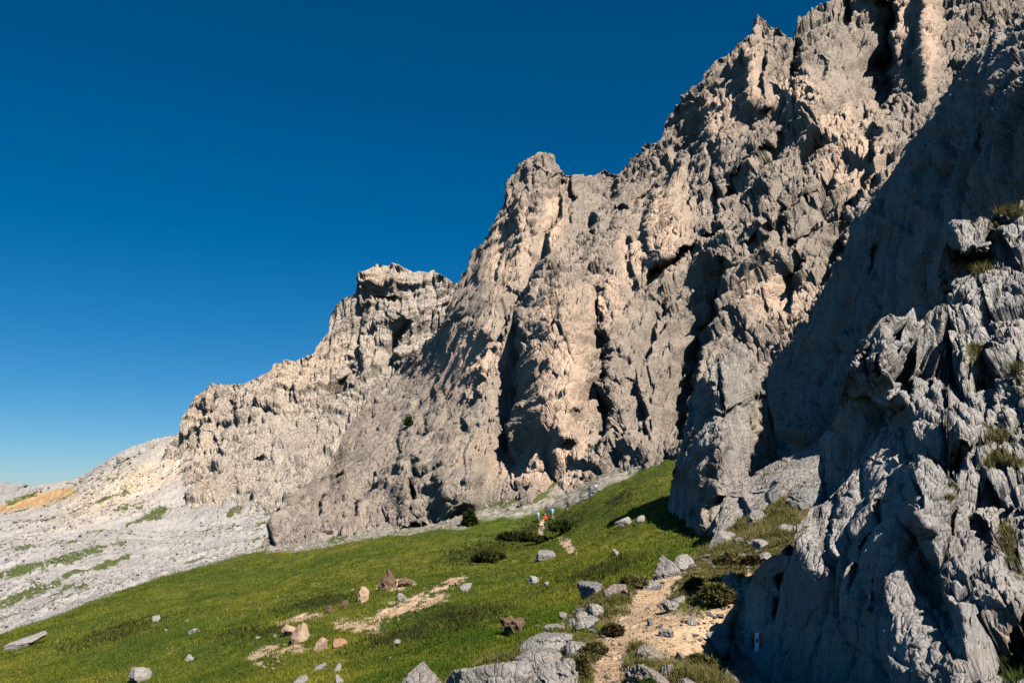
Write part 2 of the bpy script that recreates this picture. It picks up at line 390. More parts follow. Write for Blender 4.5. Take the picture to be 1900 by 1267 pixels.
for bl in ((920,1012,62,15,-12),(985,985,38,11,-20),(1050,968,42,14,-30),(1150,930,30,12,-40),(870,1030,40,10,-10),(590,1120,60,10,-8),(860,1150,60,16,-12),(750,1185,70,14,-12),(470,1180,55,12,-8),(200,1180,80,10,-14),(1120,1060,60,8,-14),(1270,935,16,40,0)):
    heath = np.maximum(heath, fblob(gpx + n_mid * 10, gpy + n_mid * 6, *bl))
heath *= (YY > 36)
strips = np.zeros(GS)
for ln in ([(-20,1078,14),(40,1058,20),(110,1045,16),(170,1028,12),(228,1010,6)], [(-10,1128,10),(60,1103,16),(110,1088,8)], [(118,1072,8),(180,1055,10),(238,1034,6)],
           [(270,965,8),(290,955,22),(305,944,12)], [(425,958,10),(440,948,16),(452,938,8)], [(490,948,10),(520,935,16),(545,930,8)], [(235,975,5),(270,965,7)], [(30,1022,8),(60,1015,10)],
           [(610,1008,10),(632,997,18),(645,985,12)], [(880,950,14),(925,938,22),(960,935,10)]):
    strips = np.maximum(strips, line_mask(ln, 0.6, wob * 1.8))
strips = np.maximum(strips, 0.8 * sstep(n_far + 0.5 * n_mid, 0.62, 0.85)) * (YY > 120)
brown = sstep(-(gpx - 140) + n_mid * 12, -10, 10) * sstep(gpy - np.interp(gpx, [-300, 0, 60, 135, 160], [940, 940, 920, 905, 900]), -4, 2) * (1 - sstep(gpy - np.interp(gpx, [-300, 0, 60, 140], [985, 957, 945, 925]) + n_mid * 4, -5, 4)) * (YY > 380)
yellow = np.maximum(1.25 * fblob(gpx, gpy, 335, 848, 85, 30, -28), 1.1 * fblob(gpx, gpy, 235, 905, 130, 36, -25)) * (YY > 300)
yellow = np.maximum(yellow, 0.7 * fblob(gpx, gpy, 480, 912, 34, 9, -25) * (YY > 250))
nf = fbm(q2 / 0.9, 91, 4, 0.6).reshape(GS); nm2 = fbm(q2 / 2.6, 95, 3, 0.55).reshape(GS)
earth = earth * sstep(nm2 + 0.5 * nf + 0.9 * earth, 0.45, 0.85)
# roughness of the ground itself
soft = near * (1 - path)
gz2 = gz + soft * (0.06 * n_near + 0.10 * n_mid) + path * near * 0.02 * n_near - path * 0.05
meadow_amt = (1 - near) * (YY < 200)
gz2 = gz2 + meadow_amt * (0.18 * n_mid + 0.05 * n_near + 0.24 * nm2 + 0.12 * heath + 0.5 * np.clip(n_far, -1, 1)) - earth * 0.12
sc = (YY > 110) * (1 - grass)
nr1 = ridged(q2 / np.array([9, 9, 1]) , 71, 4, 0.6).reshape(GS)
gz2 = gz2 + sc * sstep(YY, 110, 200) * (0.9 * n_far + 0.45 * n_mid + 0.35 * nr1)
wl_a, wl_t, wl_e, _ = worley(q2 / 2.2, 77)
gz2 = gz2 + (sc * sstep(YY, 110, 220) * (0.55 * (wl_a + wl_t).reshape(GS)))
wl_a, wl_t, wl_e, _ = worley(q2 / np.array([9.0, 5.0, 1]), 79)
gz2 = gz2 + (sc * sstep(YY, 130, 240) * (0.6 * (wl_a + 0.7 * wl_t).reshape(GS)))
wl_a, wl_t, wl_e, _ = worley(q2 / 0.55, 78)
gz2 = gz2 + np.where(near > 0.5, (0.05 - 0.03 * path) * (wl_a + wl_t).reshape(GS), 0.05 * earth * wl_a.reshape(GS))
gP[..., 2] = gz2
g_at = {'grass': grass * (1 - earth), 'dry': np.maximum(near * (1 - path), bank), 'dirt': np.maximum(path, earth), 'heath': heath,
        'strips': strips * (1 - grass) * (1 - near), 'brown': brown, 'yellow': yellow, 'band': wallband * (YY < 200) * (1 - grass)}
def ground_mat():
    m = NT('ground')
    n8 = m.noise(0.035, 5, 0.6); n2 = m.noise(0.5, 5, 0.65); n05 = m.noise(3.0, 4, 0.65)
    scree = m.mix(m.ramp(m.noise(0.05, 6, 0.62), 0.35, 0.65), (0.30, 0.28, 0.262), (0.42, 0.395, 0.368))
    scree = m.mix(m.mul(m.ramp(m.noise(0.55, 5, 0.7), 0.55, 0.72), 0.6), scree, (0.20, 0.19, 0.18))
    scree = m.mix(m.mul(m.attr('yellow'), 0.75), scree, m.mix(m.ramp(m.noise(0.07, 5), 0.4, 0.65), (0.62, 0.44, 0.25), (0.66, 0.56, 0.45)))
    scree = m.mix(m.mul(m.attr('band'), m.ramp(m.noise(0.6, 5, 0.7), 0.35, 0.6)), scree, m.mix(m.ramp(m.noise(0.25, 5, 0.7), 0.42, 0.56), (0.30, 0.24, 0.175), (0.115, 0.105, 0.045)))
    scree = m.mix(m.attr('brown'), scree, m.mix(m.ramp(m.noise(0.15, 5, 0.7), 0.35, 0.65), (0.34, 0.21, 0.10), (0.48, 0.32, 0.17)))
    gcol = m.mix(m.ramp(n8, 0.38, 0.62), (0.065, 0.098, 0.010), (0.17, 0.16, 0.02))
    gcol = m.mix(m.ramp(n2, 0.35, 0.7), gcol, (0.04, 0.06, 0.011))
    gcol = m.mix(m.mul(m.attr('heath'), 0.8), gcol, (0.05, 0.06, 0.02))
    scree = m.mix(m.ramp(m.mul(m.attr('strips'), m.ramp(n2, 0.3, 0.6, 0.4, 1.2)), 0.25, 0.55), scree, (0.085, 0.105, 0.03))
    c = m.mix(m.attr('grass'), scree, gcol)
    dry = m.mix(m.ramp(m.noise(1.4, 5, 0.65), 0.4, 0.62), (0.075, 0.075, 0.022), (0.20, 0.145, 0.06))
    dry = m.mix(m.ramp(m.noise(0.7, 3, 0.6), 0.55, 0.7), dry, (0.33, 0.24, 0.15))
    c = m.mix(m.attr('dry'), c, dry)
    dirt = m.mix(m.ramp(m.noise(1.2, 6, 0.65), 0.35, 0.65), (0.44, 0.29, 0.165), (0.64, 0.47, 0.305))
    dirt = m.mix(m.mul(m.ramp(m.noise(14, 4, 0.7), 0.5, 0.75), 0.5), dirt, (0.24, 0.14, 0.08))
    c = m.mix(m.attr('dirt'), c, dirt)
    m.bump(m.mul(m.noise(2.2, 6, 0.7), m.mul(m.noise(18, 4, 0.7), 0.15), 'ADD'), 0.22)
    return m.out(c)
M_ground = ground_mat()
gV = gP.reshape(-1, 3); gF = grid_faces(*GS); g_at = {k: v.ravel() for k, v in g_at.items()}
fm = lambda a: a.ravel()[gF].mean(1)
f_path = fm(path * (YY < 31)) > 0.5; f_near = (fm(YY) < 34.5) & ~f_path
f_mead = ~f_path & ~f_near & (fm(np.maximum(grass, (YY < 100) * 1.0)) > 0.5)
f_rest = ~(f_path | f_near | f_mead)
for nm, mk in (('path', f_path), ('hillside', f_near), ('meadow_land', f_mead), ('scree_terrain', f_rest)):
    tag(mesh_np(nm, *sub_mesh(gV, gF, g_at, mk)[:2], M_ground, sub_mesh(gV, gF, g_at, mk)[2], smooth=True), kind='structure')
def ground_hit(px, py):
    """where the sight line through a photo pixel first meets the ground"""
    x, y = proj(gP)
    s = np.hypot(x - px, y - py); cand = np.argwhere(s < 2.6)
    if len(cand) == 0: cand = [np.unravel_index(np.argmin(s), s.shape)]
    i = min(cand, key=lambda c: YY[c[0], c[1]]); return gP[i[0], i[1]].copy()

# ---- far mountains on the horizon
sheet('distant_mountain', M_greydark, -420, 420, 4, 30, [(-420,905),(-60,893),(0,896),(30,899),(60,906),(100,911),(160,922),(420,940)], [(-420,990),(420,990)],
      [(-420,900,7000),(420,900,7000),(0,990,6500),(0,900,7000)], L=300, seed=3, back=(0.9,-0.5,6,60))
# ---- pale ridge on the left
def paint_far(at, X, Y, n):
    at['warm'][:] = np.clip(0.55 * fblob(X, Y, 360, 775, 50, 60) + 0.5 * fblob(X, Y, 560, 690, 120, 50, -25) + 0.5 * fblob(X, Y, 700, 525, 45, 30) + 0.35 * fblob(X, Y, 380, 910, 30, 60) , 0, 1)
    at['veg'][:] = sstep(n[..., 2], 0.72, 0.9) * 0.5 + 0.8 * fblob(X, Y, 720, 552, 60, 8)
sheet('pale_mountain', M_far, 262, 960, 1.5, 330,
      [(262,990),(285,945),(312,835),(330,812),(338,783),(352,755),(365,735),(380,722),(397,717),(450,712),(475,702),(500,690),(530,676),(560,665),(583,656),(590,640),(597,632),(612,614),(618,585),(624,565),(645,552),(660,545),(663,525),(668,508),(684,500),(700,491),(720,490),(738,488),(752,496),(765,503),(800,503),(825,511),(848,530),(960,600)],
      [(262,1010),(330,1000),(520,1000),(600,1000),(960,980)],
      [(262,990,395),(330,985,345),(340,800,415),(400,960,335),(400,720,415),(520,900,330),(520,680,395),(600,640,388),(660,520,384),(740,488,380),(848,530,370),(700,700,368),(800,800,345),(960,600,360),(960,980,280),(600,980,290)],
      steps=[('G',[(880,560),(790,650),(710,730),(625,800),(540,870),(500,900)],8,46),('L',[(395,800),(410,830),(418,850)],8,14),('L',[(440,745),(425,790),(412,830)],7,22),('L',[(680,500),(668,530),(662,548)],8,18),
             ('L',[(470,870),(500,850)],4,10),('G',[(640,640),(655,700),(630,760)],7,14),('L',[(770,600),(745,640),(735,690)],12,30),('L',[(690,560),(680,610),(660,660)],7,22),
             ('L',[(660,690),(640,720),(635,755)],8,20),('R',[(850,535),(820,580)],3,20),
             ('G',[(665,548),(720,552),(760,560)],2.5,6)],
      blobs=[(392,905,42,60,10,-15,1.0),(335,960,60,34,-15,-12,1.2),(715,512,50,28,0,-4,2),(600,800,60,60,0,10)],
      L=17, seed=12, nz=dict(amp=(0.15,0.19,0.18), zs=0.36, dip=0.3, crack=0.22, flute=0.10, bed=0.3, joint=0.045), paint=paint_far, jit=(26, 2.2), rimz=0.35)
# ---- the main wall
def paint_main(at, X, Y, n):
    nb = perlin(np.stack([X.ravel() / 22, Y.ravel() / 30, 0 * X.ravel()], -1), 8).reshape(X.shape)
    s = 0
    for bl in ((1022,420,24,62,12),(1235,420,44,80,10),(1180,480,22,60,15),(1040,700,62,150,0),(1060,830,50,60,0),(990,880,90,30,20),(1335,215,32,42,0),(1395,140,24,60,0),(1720,60,26,90,0),(1560,240,70,30,-20),(1480,180,50,40,0),(950,470,40,80,20),(1125,560,40,60,0),(1450,560,60,50,0),(1590,300,60,60,0),(880,660,60,60,0),(1690,30,40,60,0)):
        s = np.maximum(s, fblob(X + nb * 14, Y + nb * 14, *bl))
    at['warm'][:] = np.clip(s * (0.95 + 0.6 * nb), 0, 1)
    at['veg'][:] = sstep(n[..., 2], 0.78, 0.93) * 0.55 * sstep(Y, 500, 900)
def main_gain(X, Y):
    nb = perlin(np.stack([X.ravel() / 60, Y.ravel() / 80, 0 * X.ravel() + 3], -1), 18).reshape(X.shape)
    sm = 0
    for bl in ((1040,720,62,140,0),(1015,410,32,70,10),(1235,430,44,80,8),(900,520,30,90,15),(860,900,60,60,0),(1400,140,30,60,0),(1720,60,30,90,0),(1560,130,60,60,0),(1180,620,40,90,0)):
        sm = np.maximum(sm, fblob(X, Y, *bl, p=1.5))
    return np.clip(1.0 + 0.5 * nb - 0.5 * sm, 0.4, 1.5)
B_TOP = [(486,1022),(500,1000),(512,960),(530,935),(560,905),(613,862),(643,800),(680,745),(760,665),(825,600),(840,560),(850,528),(868,502),(884,470),(893,452),(908,436),(914,418),(926,396),(938,376),(943,350),(955,326),(966,308),(984,293),(1000,287),(1014,285),(1024,291),(1034,313),(1042,322),(1058,326),(1085,327),(1098,322),(1112,320),(1126,317),(1144,323),(1152,318),(1166,307),(1190,290),(1205,269),(1224,265),(1236,236),(1245,215),(1262,196),(1270,176),(1276,168),(1300,158),(1308,137),(1326,114),(1350,101),(1372,82),(1392,66),(1400,44),(1411,37),(1424,44),(1436,56),(1452,63),(1474,70),(1480,42),(1494,27),(1518,12),(1545,2),(1600,-30),(1700,-70),(1980,-120)]
sheet('mountain_wall', M_main, 486, 1975, 1.45, 720, B_TOP, [(486,1045),(700,1010),(900,985),(1250,880),(1420,860),(1980,860)],
      [(486,1030,196),(700,990,178),(860,960,168),(1000,925,160),(1100,888,154),(1260,830,146),(1450,830,135),(1700,860,125),(1975,860,110),
       (613,862,278),(740,720,334),(660,790,325),(800,680,302),(850,640,264),(850,540,302),(760,800,248),(650,890,228),(560,935,218),(900,600,230),(870,700,222),(940,400,285),(1010,290,290),(1100,325,300),(1200,270,280),(1250,215,270),(1411,40,255),(1545,0,245),(1750,-80,230),(1975,-110,210),
       (1000,700,190),(1050,500,225),(1200,600,188),(1200,440,222),(1400,500,180),(1350,300,222),(1600,300,180),(1550,150,215),(1750,150,190),(1500,700,148),(1800,500,140),(800,850,192),(1300,700,162)],
      steps=[
       # tower and the gully on its right
       ('L',[(1056,322),(1050,380),(1030,440),(1005,500),(980,548),(950,620)],16,50,8),('R',[(985,300),(960,340),(945,380)],3,20),
       ('L',[(1165,330),(1130,390),(1095,450),(1060,490)],9,45,10),('G',[(1045,330),(1060,370),(1050,420)],6,7),
       ('L',[(970,390),(955,440),(935,500),(915,560)],6,30),('L',[(905,450),(890,500),(870,560)],5,26),
       # the big pillar
       ('L',[(995,555),(975,610),(966,690),(962,760),(952,820),(962,870)],18,52,7),
       ('L',[(1128,540),(1112,590),(1120,660),(1124,760)],7,16,5),('G',[(1095,560),(1115,600),(1118,650),(1122,740),(1118,840)],5,7),
       ('L',[(1215,360),(1200,420),(1208,480)],6,16,5),('G',[(1345,425),(1300,452),(1262,478),(1227,517),(1190,545)],7,6),
       ('L',[(1180,430),(1172,490),(1190,545)],5,14,5),
       ('L',[(1365,500),(1340,580),(1312,660),(1290,750),(1272,840)],20,62,8),
       ('L',[(1180,700),(1200,760),(1215,830)],6,20),('L',[(1160,800),(1165,860)],5,14),
       ('L',[(1430,350),(1400,392),(1350,430)],8,34),('L',[(1475,175),(1450,235),(1410,268)],8,34),
       ('L',[(1408,45),(1388,100),(1382,160),(1376,200)],9,22,5),('L',[(1436,95),(1424,140),(1418,180)],7,16,5),('G',[(1478,65),(1470,120),(1460,170)],7,9),
       ('L',[(1670,0),(1668,60),(1664,120),(1655,180),(1640,215)],24,50,7),('L',[(1712,-20),(1704,60),(1698,140)],9,16,5),
       ('L',[(1592,0),(1580,60)],8,16),('L',[(1312,185),(1305,240),(1290,288),(1250,310)],12,44,8),('L',[(1540,110),(1520,170)],6,20),
       ('G',[(1325,270),(1325,350),(1322,440)],4,5),('L',[(1540,260),(1510,300),(1480,340)],7,26),('L',[(1640,250),(1620,310),(1600,350)],7,26),
       ('L',[(1280,290),(1240,340),(1200,380)],6,30),('L',[(1500,480),(1480,540),(1462,600)],8,30),('L',[(1590,420),(1560,470),(1530,520)],7,26),
       ('L',[(1440,440),(1400,500)],6,30),('L',[(1240,560),(1215,640),(1205,700)],6,24),
       # foot on the left
       ('L',[(905,700),(880,760),(870,810)],8,26),('L',[(812,850),(792,900),(770,948)],6,10,4),('L',[(700,910),(680,940),(672,978)],7,20,5),
       ('L',[(708,862),(698,900),(690,938)],5,10,4),('L',[(880,830),(870,880)],4,10,4),('L',[(528,945),(512,985),(500,1020)],9,20,5),
       ('L',[(760,760),(745,820),(735,900)],5,16),('L',[(830,690),(810,750),(790,810)],6,24),('G',[(770,850),(765,900),(775,940)],4,6),
       ('L',[(640,880),(610,930),(590,970)],6,22),('L',[(580,910),(560,950)],5,16),
       # ledges dipping to the left
       ('G',[(1480,240),(1380,330),(1290,410)],4,6),('G',[(1560,330),(1450,420),(1340,500)],4,7),('G',[(1250,330),(1150,400),(1060,490)],4,6),('G',[(1660,300),(1560,400),(1450,470)],4,6),
       ('G',[(905,560),(850,600),(790,660),(730,720)],4,8),
      ],
      blobs=[(1038,690,60,150,4,-16,2),(1235,420,42,78,8,-8,2),(1000,400,45,110,12,-9,2),(955,850,55,36,-20,6),
             (1190,720,70,120,0,-7,2),(1400,140,34,70,0,-8,2),(1420,450,80,80,30,-8),(1130,480,60,60,0,-6),(850,900,45,70,10,-8,2),(760,880,40,70,0,-6,2),(1625,150,45,45,0,10),(1520,180,50,70,20,-9),(1720,60,24,120,0,-8,2)],
      L=11, seed=31, nz=dict(amp=(0.14,0.17,0.20,0.22), nlev=4, zs=0.34, dip=0.6, crack=0.2, flute=0.07, bed=0.30, joint=0.13), noise_gain=main_gain, shf=1.8, hf=1.45, facmin=0.5, paint=paint_main, jit=(22, 3.0), rimz=0.4)
# ---- shaded side wall on the right
def paint_side(at, X, Y, n): at['veg'][:] = sstep(n[..., 2], 0.75, 0.95) * 0.3
N_TOP = [(1398,905),(1404,850),(1412,790),(1420,735),(1424,690),(1438,660),(1470,628),(1497,605),(1512,570),(1523,545),(1552,498),(1566,468),(1580,428),(1594,400),(1616,374),(1632,350),(1652,322),(1680,280),(1703,250),(1735,205),(1766,164),(1800,118),(1837,66),(1870,48),(1900,32),(1980,-30)]
NB = [(1398,980),(1980,980)]
def n_depth():
    out = []
    for x, y in N_TOP[::2]:
        yb = 38.5 * F_PX / (x - 950)
        out.append((x + 40, y + 30, yb * 1.0)); out.append((x, y, yb * 1.14 + 2)); out.append((x, 980, yb * 0.95)); out.append((x, (y + 980) / 2, yb * 0.98))
    return out
sheet('mountain_wall', M_mid, 1398, 1985, 1.45, 520, N_TOP, NB, n_depth(),
      steps=[('L',[(1760,240),(1730,330),(1690,430)],3,30),('L',[(1850,150),(1830,280),(1800,380)],3,30),('L',[(1600,560),(1570,640),(1560,720)],3,30),('G',[(1640,420),(1620,520)],2,10),('L',[(1700,380),(1660,480),(1640,600)],3,26),('L',[(1540,640),(1510,720),(1500,800)],3,24),('L',[(1800,220),(1770,330),(1740,400)],3,26),('L',[(1660,330),(1640,400)],3,20)],
      L=4.6, seed=51, nz=dict(amp=(0.16,0.22,0.22), zs=0.32, dip=0.3, flute=0.14, joint=0.12), paint=paint_side, jit=(18, 3.0), rimz=0.4, back=(0.5,-0.2,20,2.0), lat=0.6, shf=2.0, hf=2.2, facmin=0.9)
# ---- pinnacle standing on the meadow
def paint_pin(at, X, Y, n):
    at['warm'][:] = 0.7 * fblob(X, Y, 1315, 920, 14, 50) + 0.6 * fblob(X, Y, 1402, 780, 10, 40)
    at['veg'][:] = sstep(n[..., 2], 0.7, 0.9) * 0.8 + 0.5 * fblob(X, Y, 1390, 790, 14, 60)
P_TOP = [(1243,975),(1246,930),(1249,895),(1254,860),(1262,835),(1272,800),(1278,770),(1284,735),(1292,712),(1304,695),(1316,680),(1326,668),(1332,655),(1345,652),(1352,660),(1358,645),(1372,634),(1384,645),(1396,668),(1404,690),(1412,718),(1421,735),(1424,760),(1430,800),(1440,860),(1450,960)]
o = sheet('rock_pinnacle', M_mid, 1243, 1450, 0.9, 420, P_TOP, [(1243,985),(1262,992),(1300,1006),(1340,1004),(1450,985)],
      [(1243,900,92),(1246,975,88),(1262,870,85),(1285,740,92),(1300,1000,75),(1285,900,80),(1315,900,76),(1320,720,83),(1372,640,92),(1380,800,82),(1425,740,95),(1400,980,78),(1450,960,92),(1350,850,77),(1440,860,95)],
      steps=[('L',[(1308,820),(1296,860),(1292,900),(1302,950),(1308,995)],4.5,40,6),('L',[(1345,660),(1330,720),(1322,770)],2.2,12,4),('R',[(1385,740),(1392,800)],3,30,6),('L',[(1318,700),(1300,760)],1.5,10,4),
             ('G',[(1326,680),(1340,740),(1330,760)],1.6,6),('R',[(1325,920),(1328,975)],4,40,6),('G',[(1300,785),(1340,760),(1390,745)],1.2,4)],
      blobs=[(1302,968,16,20,0,-2.5,2),(1350,880,34,80,0,-1.5,2),(1408,748,14,14,0,2)],
      L=3.6, seed=61, nz=dict(amp=(0.17,0.2,0.2), zs=0.45, dip=0.35, flute=0.08, joint=0.10), paint=paint_pin, kind='thing', jit=(9, 3.0), rimz=0.3, back=(1.0,-1.0,26,4.0), lat=0.12, shf=2.2, facmin=0.5)
tag(o, 'tall grey rock pinnacle rising from the meadow with its shadow on the grass', 'rock pinnacle')
def paint_ledge(at, X, Y, n): at['veg'][:] = 0.9 * fblob(X, Y, 1425, 880, 40, 6, -35) + 0.4 * sstep(n[..., 2], 0.9, 0.99)
o = sheet('rock_ledge', M_mid, 1326, 1590, 1.0, 240, [(1326,985),(1334,950),(1344,925),(1360,908),(1380,895),(1400,880),(1425,866),(1450,856),(1475,845),(1500,830),(1520,815),(1545,806),(1590,790)],
      [(1326,1000),(1350,992),(1400,975),(1450,952),(1500,940),(1590,925)],
      [(1326,985,60),(1345,930,64),(1400,882,74),(1520,815,80),(1590,790,80),(1350,990,56),(1400,972,55),(1440,900,62),(1460,950,52),(1500,935,50),(1590,925,46),(1480,890,60)],
      steps=[('L',[(1375,915),(1392,945),(1398,975)],3.5,60,6),('L',[(1440,890),(1432,920),(1436,945)],1.6,14,4),('L',[(1385,905),(1400,915),(1425,910)],1.6,18,4),('L',[(1500,900),(1480,925)],1.2,10,4)],
      L=3.2, seed=71, nz=dict(amp=(0.13,0.15,0.18), zs=0.8, dip=0.7, flute=0.05), paint=paint_ledge, kind='thing', jit=(10, 2.0), back=(1.0,-0.6,20,3.0), shf=2.0, facmin=0.5)
tag(o, 'pale sloping slab of bare rock to the right of the pinnacle foot', 'rock ledge')
# ---- the near buttress beside the path
F_TOP = [(1335,1420),(1343,1300),(1348,1250),(1358,1200),(1366,1160),(1378,1120),(1388,1090),(1398,1066),(1408,1048),(1416,1040),(1436,1036),(1446,1024),(1454,1018),(1462,1036),(1472,1030),(1478,1000),(1488,970),(1502,945),(1516,925),(1524,895),(1528,860),(1530,820),(1542,790),(1556,760),(1562,730),(1570,700),(1580,672),(1592,655),(1606,650),(1614,620),(1626,600),(1645,590),(1660,598),(1676,592),(1690,612),(1706,600),(1726,588),(1744,586),(1752,560),(1756,520),(1760,480),(1758,440),(1764,412),(1780,404),(1800,406),(1822,398),(1850,396),(1872,404),(1900,392),(1985,370)]
def paint_but(at, X, Y, n):
    nb = perlin(np.stack([X.ravel() / 16, Y.ravel() / 16, 0 * X.ravel()], -1), 9).reshape(X.shape)
    v = 0
    for bl in ((1868,404,40,10,0),(1830,508,30,22,0),(1820,680,26,46,20),(1850,820,40,30,0),(1862,860,60,14,10),(1885,690,16,40,0),(1870,1010,14,45,-10),(1760,925,22,8,-30),(1880,760,22,40,0)):
        v = np.maximum(v, fblob(X + nb * 9, Y + nb * 9, *bl))
    at['veg'][:] = v * 1.1 + 0.25 * sstep(n[..., 2], 0.85, 0.97) * sstep(X, 1700, 1800)
    at['warm'][:] = np.clip(fblob(X, Y, 1650, 590, 8, 5) + fblob(X, Y, 1797, 408, 7, 4) + 0.8 * fblob(X, Y, 1855, 945, 12, 18) + 0.6 * fblob(X, Y, 1840, 1100, 40, 40) * (nb > 0), 0, 1)
def f_gain(X, Y):
    lit = sstep(X - np.interp(Y, [560, 700, 760, 900, 1000, 1180, 1267], [1600, 1570, 1600, 1690, 1700, 1790, 1850]), -20, 20)
    return 0.45 + 0.60 * lit
o = sheet('rock_buttress', M_near, 1335, 1985, 1.1, 620, F_TOP, [(1335,1440),(1400,1420),(1985,1420)],
      [(1343,1300,9.2),(1335,1430,8.8),(1370,1150,12.06),(1400,1064,11.43),(1416,1040,11.04),(1472,1030,10.01),(1478,1000,9.90),(1524,890,12.41),(1530,820,12.83),(1560,760,11.94),(1600,670,10.90),(1645,590,11.60),(1400,1200,11.08),(1400,1400,10.91),(1500,1200,9.07),(1500,1050,9.36),(1500,1400,8.78),(1600,1200,7.67),(1600,1050,7.92),(1600,900,9.87),(1600,800,11.20),(1600,1400,7.43),(1700,1400,6.44),(1700,1200,6.65),(1700,1080,7.18),(1690,950,7.49),(1690,850,9.20),(1690,720,10.60),(1800,1250,5.96),(1790,1150,6.69),(1900,1300,5.42),(1726,588,12.0),(1640,730,10.9),(1756,500,12.6),(1764,412,13.6),(1900,392,13.2),(1760,1000,7.6),(1760,850,9.0),(1760,700,10.9),(1800,550,12.0),(1840,450,13.0),(1900,1150,6.2),(1900,1000,7.2),(1900,850,8.5),(1900,700,9.8),(1900,550,11.4),(1985,1420,4.6),(1985,1000,6.9),(1985,700,9.4),(1985,400,12.6)],
      steps=[
       ('L',[(1690,755),(1700,800),(1715,850),(1708,900),(1700,960),(1735,1010),(1742,1080),(1790,1150),(1812,1200)],1.0,95,26),
       ('L',[(1575,690),(1598,735),(1640,750),(1700,760)],0.9,60,22),('L',[(1620,610),(1606,660),(1612,700)],0.9,10,4),('L',[(1700,640),(1694,690),(1700,740)],1.0,14,4),('L',[(1680,610),(1668,660)],0.8,10,4),('L',[(1738,650),(1732,720)],0.8,10,4),
       ('L',[(1640,650),(1632,700)],0.7,8,4),('L',[(1768,620),(1772,680)],0.8,12,4),('L',[(1765,480),(1768,540),(1766,600)],1.5,24,12),('L',[(1835,560),(1850,620)],0.7,9,4),
       ('G',[(1770,470),(1800,478),(1840,480),(1880,470)],1.5,13),('L',[(1762,415),(1766,445),(1790,470),(1840,470)],1.0,14,9),('G',[(1840,410),(1848,470)],0.6,5),
       ('R',[(1672,865),(1632,905),(1592,975),(1574,1050),(1566,1110)],0.7,34,14),('L',[(1668,862),(1615,915),(1575,980),(1560,1050),(1554,1110)],0.5,16,5),
       ('G',[(1720,850),(1770,860),(1800,870)],0.5,7),('L',[(1712,870),(1708,910),(1716,940)],0.5,12,4),('L',[(1782,912),(1772,960),(1770,1010)],0.5,14,4),('G',[(1815,930),(1820,980),(1830,1010)],0.4,6),
       ('L',[(1640,1040),(1612,1090),(1600,1160)],0.35,24,5),('R',[(1620,1070),(1605,1130)],0.3,14,5),('L',[(1822,900),(1850,905),(1900,925)],0.6,16,5),('L',[(1860,660),(1836,690),(1828,740)],0.8,16,5),
       ('G',[(1445,1060),(1435,1110),(1440,1160)],0.5,7),('L',[(1480,1000),(1460,1060),(1450,1130)],0.5,25,6),('L',[(1570,880),(1550,960),(1530,1060)],0.5,34,6),
       ('L',[(1790,1150),(1850,1120),(1900,1080)],0.9,60,20),('L',[(1560,1080),(1520,1160)],0.3,24,5),
      ],
      blobs=[(1800,440,44,34,0,-1.4,3),(1640,660,30,50,0,-0.5),(1770,810,50,36,0,-0.5,3),(1820,1060,60,50,0,-0.4)],
      L=1.0, seed=81, nz=dict(amp=(0.24,0.26,0.26,0.24), nlev=4, zs=0.6, dip=0.3, crack=0.24, flute=0.05, joint=0.12), noise_gain=f_gain, paint=paint_but, kind='thing', jit=(9, 3.0), rimz=0.3, back=(0.8,-0.7,24,6.0), lat=0.5, facmin=0.55)
tag(o, 'large rock buttress beside the path, dark shaded flank carrying a painted trail mark', 'rock buttress')
# ------------------------------------------------------------------ loose rocks
import bmesh
def ico(sub):
    bm = bmesh.new(); bmesh.ops.create_icosphere(bm, subdivisions=sub, radius=1)
    V = np.array([v.co[:] for v in bm.verts]); T = np.array([[v.index for v in f.verts] for f in bm.faces]); bm.free()
    return V / np.linalg.norm(V, axis=1)[:, None], T
ICO = {k: ico(k) for k in (1, 2, 3, 4, 5)}
def rock_shape(seed, size, sub=4, planes=10, rough=0.035, flat_top=False, slab=0.0):
    rg = np.random.default_rng(seed); D, T = ICO[sub]
    N = rg.normal(size=(planes, 3)); N /= np.linalg.norm(N, axis=1)[:, None]; dd = rg.uniform(0.62, 1.0, planes)
    if flat_top: N[0] = (0.1, -0.15, 1); N[0] /= np.linalg.norm(N[0]); dd[0] = 0.55
    c = D @ N.T; r = np.where(c > 0.05, dd / np.maximum(c, 0.05), 9).min(1); r = np.minimum(r, 1.35)
    P = D * r[:, None]
    if sub >= 3:
        a, t, e, _ = worley(P * 2.1 + seed * 3.1, seed); P = P + D * ((0.09 * (a + t) - 0.018 * np.exp(-(e / 0.08) ** 2)) * (rough / 0.05))[:, None]
        P = P + D * (rough * fbm(P * 3.0 + seed, seed + 3, 4, 0.6))[:, None]
        if slab: P = P + D * (slab * (ridged(P * np.array([6, 1.2, 1.2]) + seed, seed, 2) - 0.3))[:, None]
    return P * (np.array(size) / 2), T
def rot_z(P, a):
    c, s_ = math.cos(a), math.sin(a); return np.stack([P[:, 0] * c - P[:, 1] * s_, P[:, 0] * s_ + P[:, 1] * c, P[:, 2]], -1)
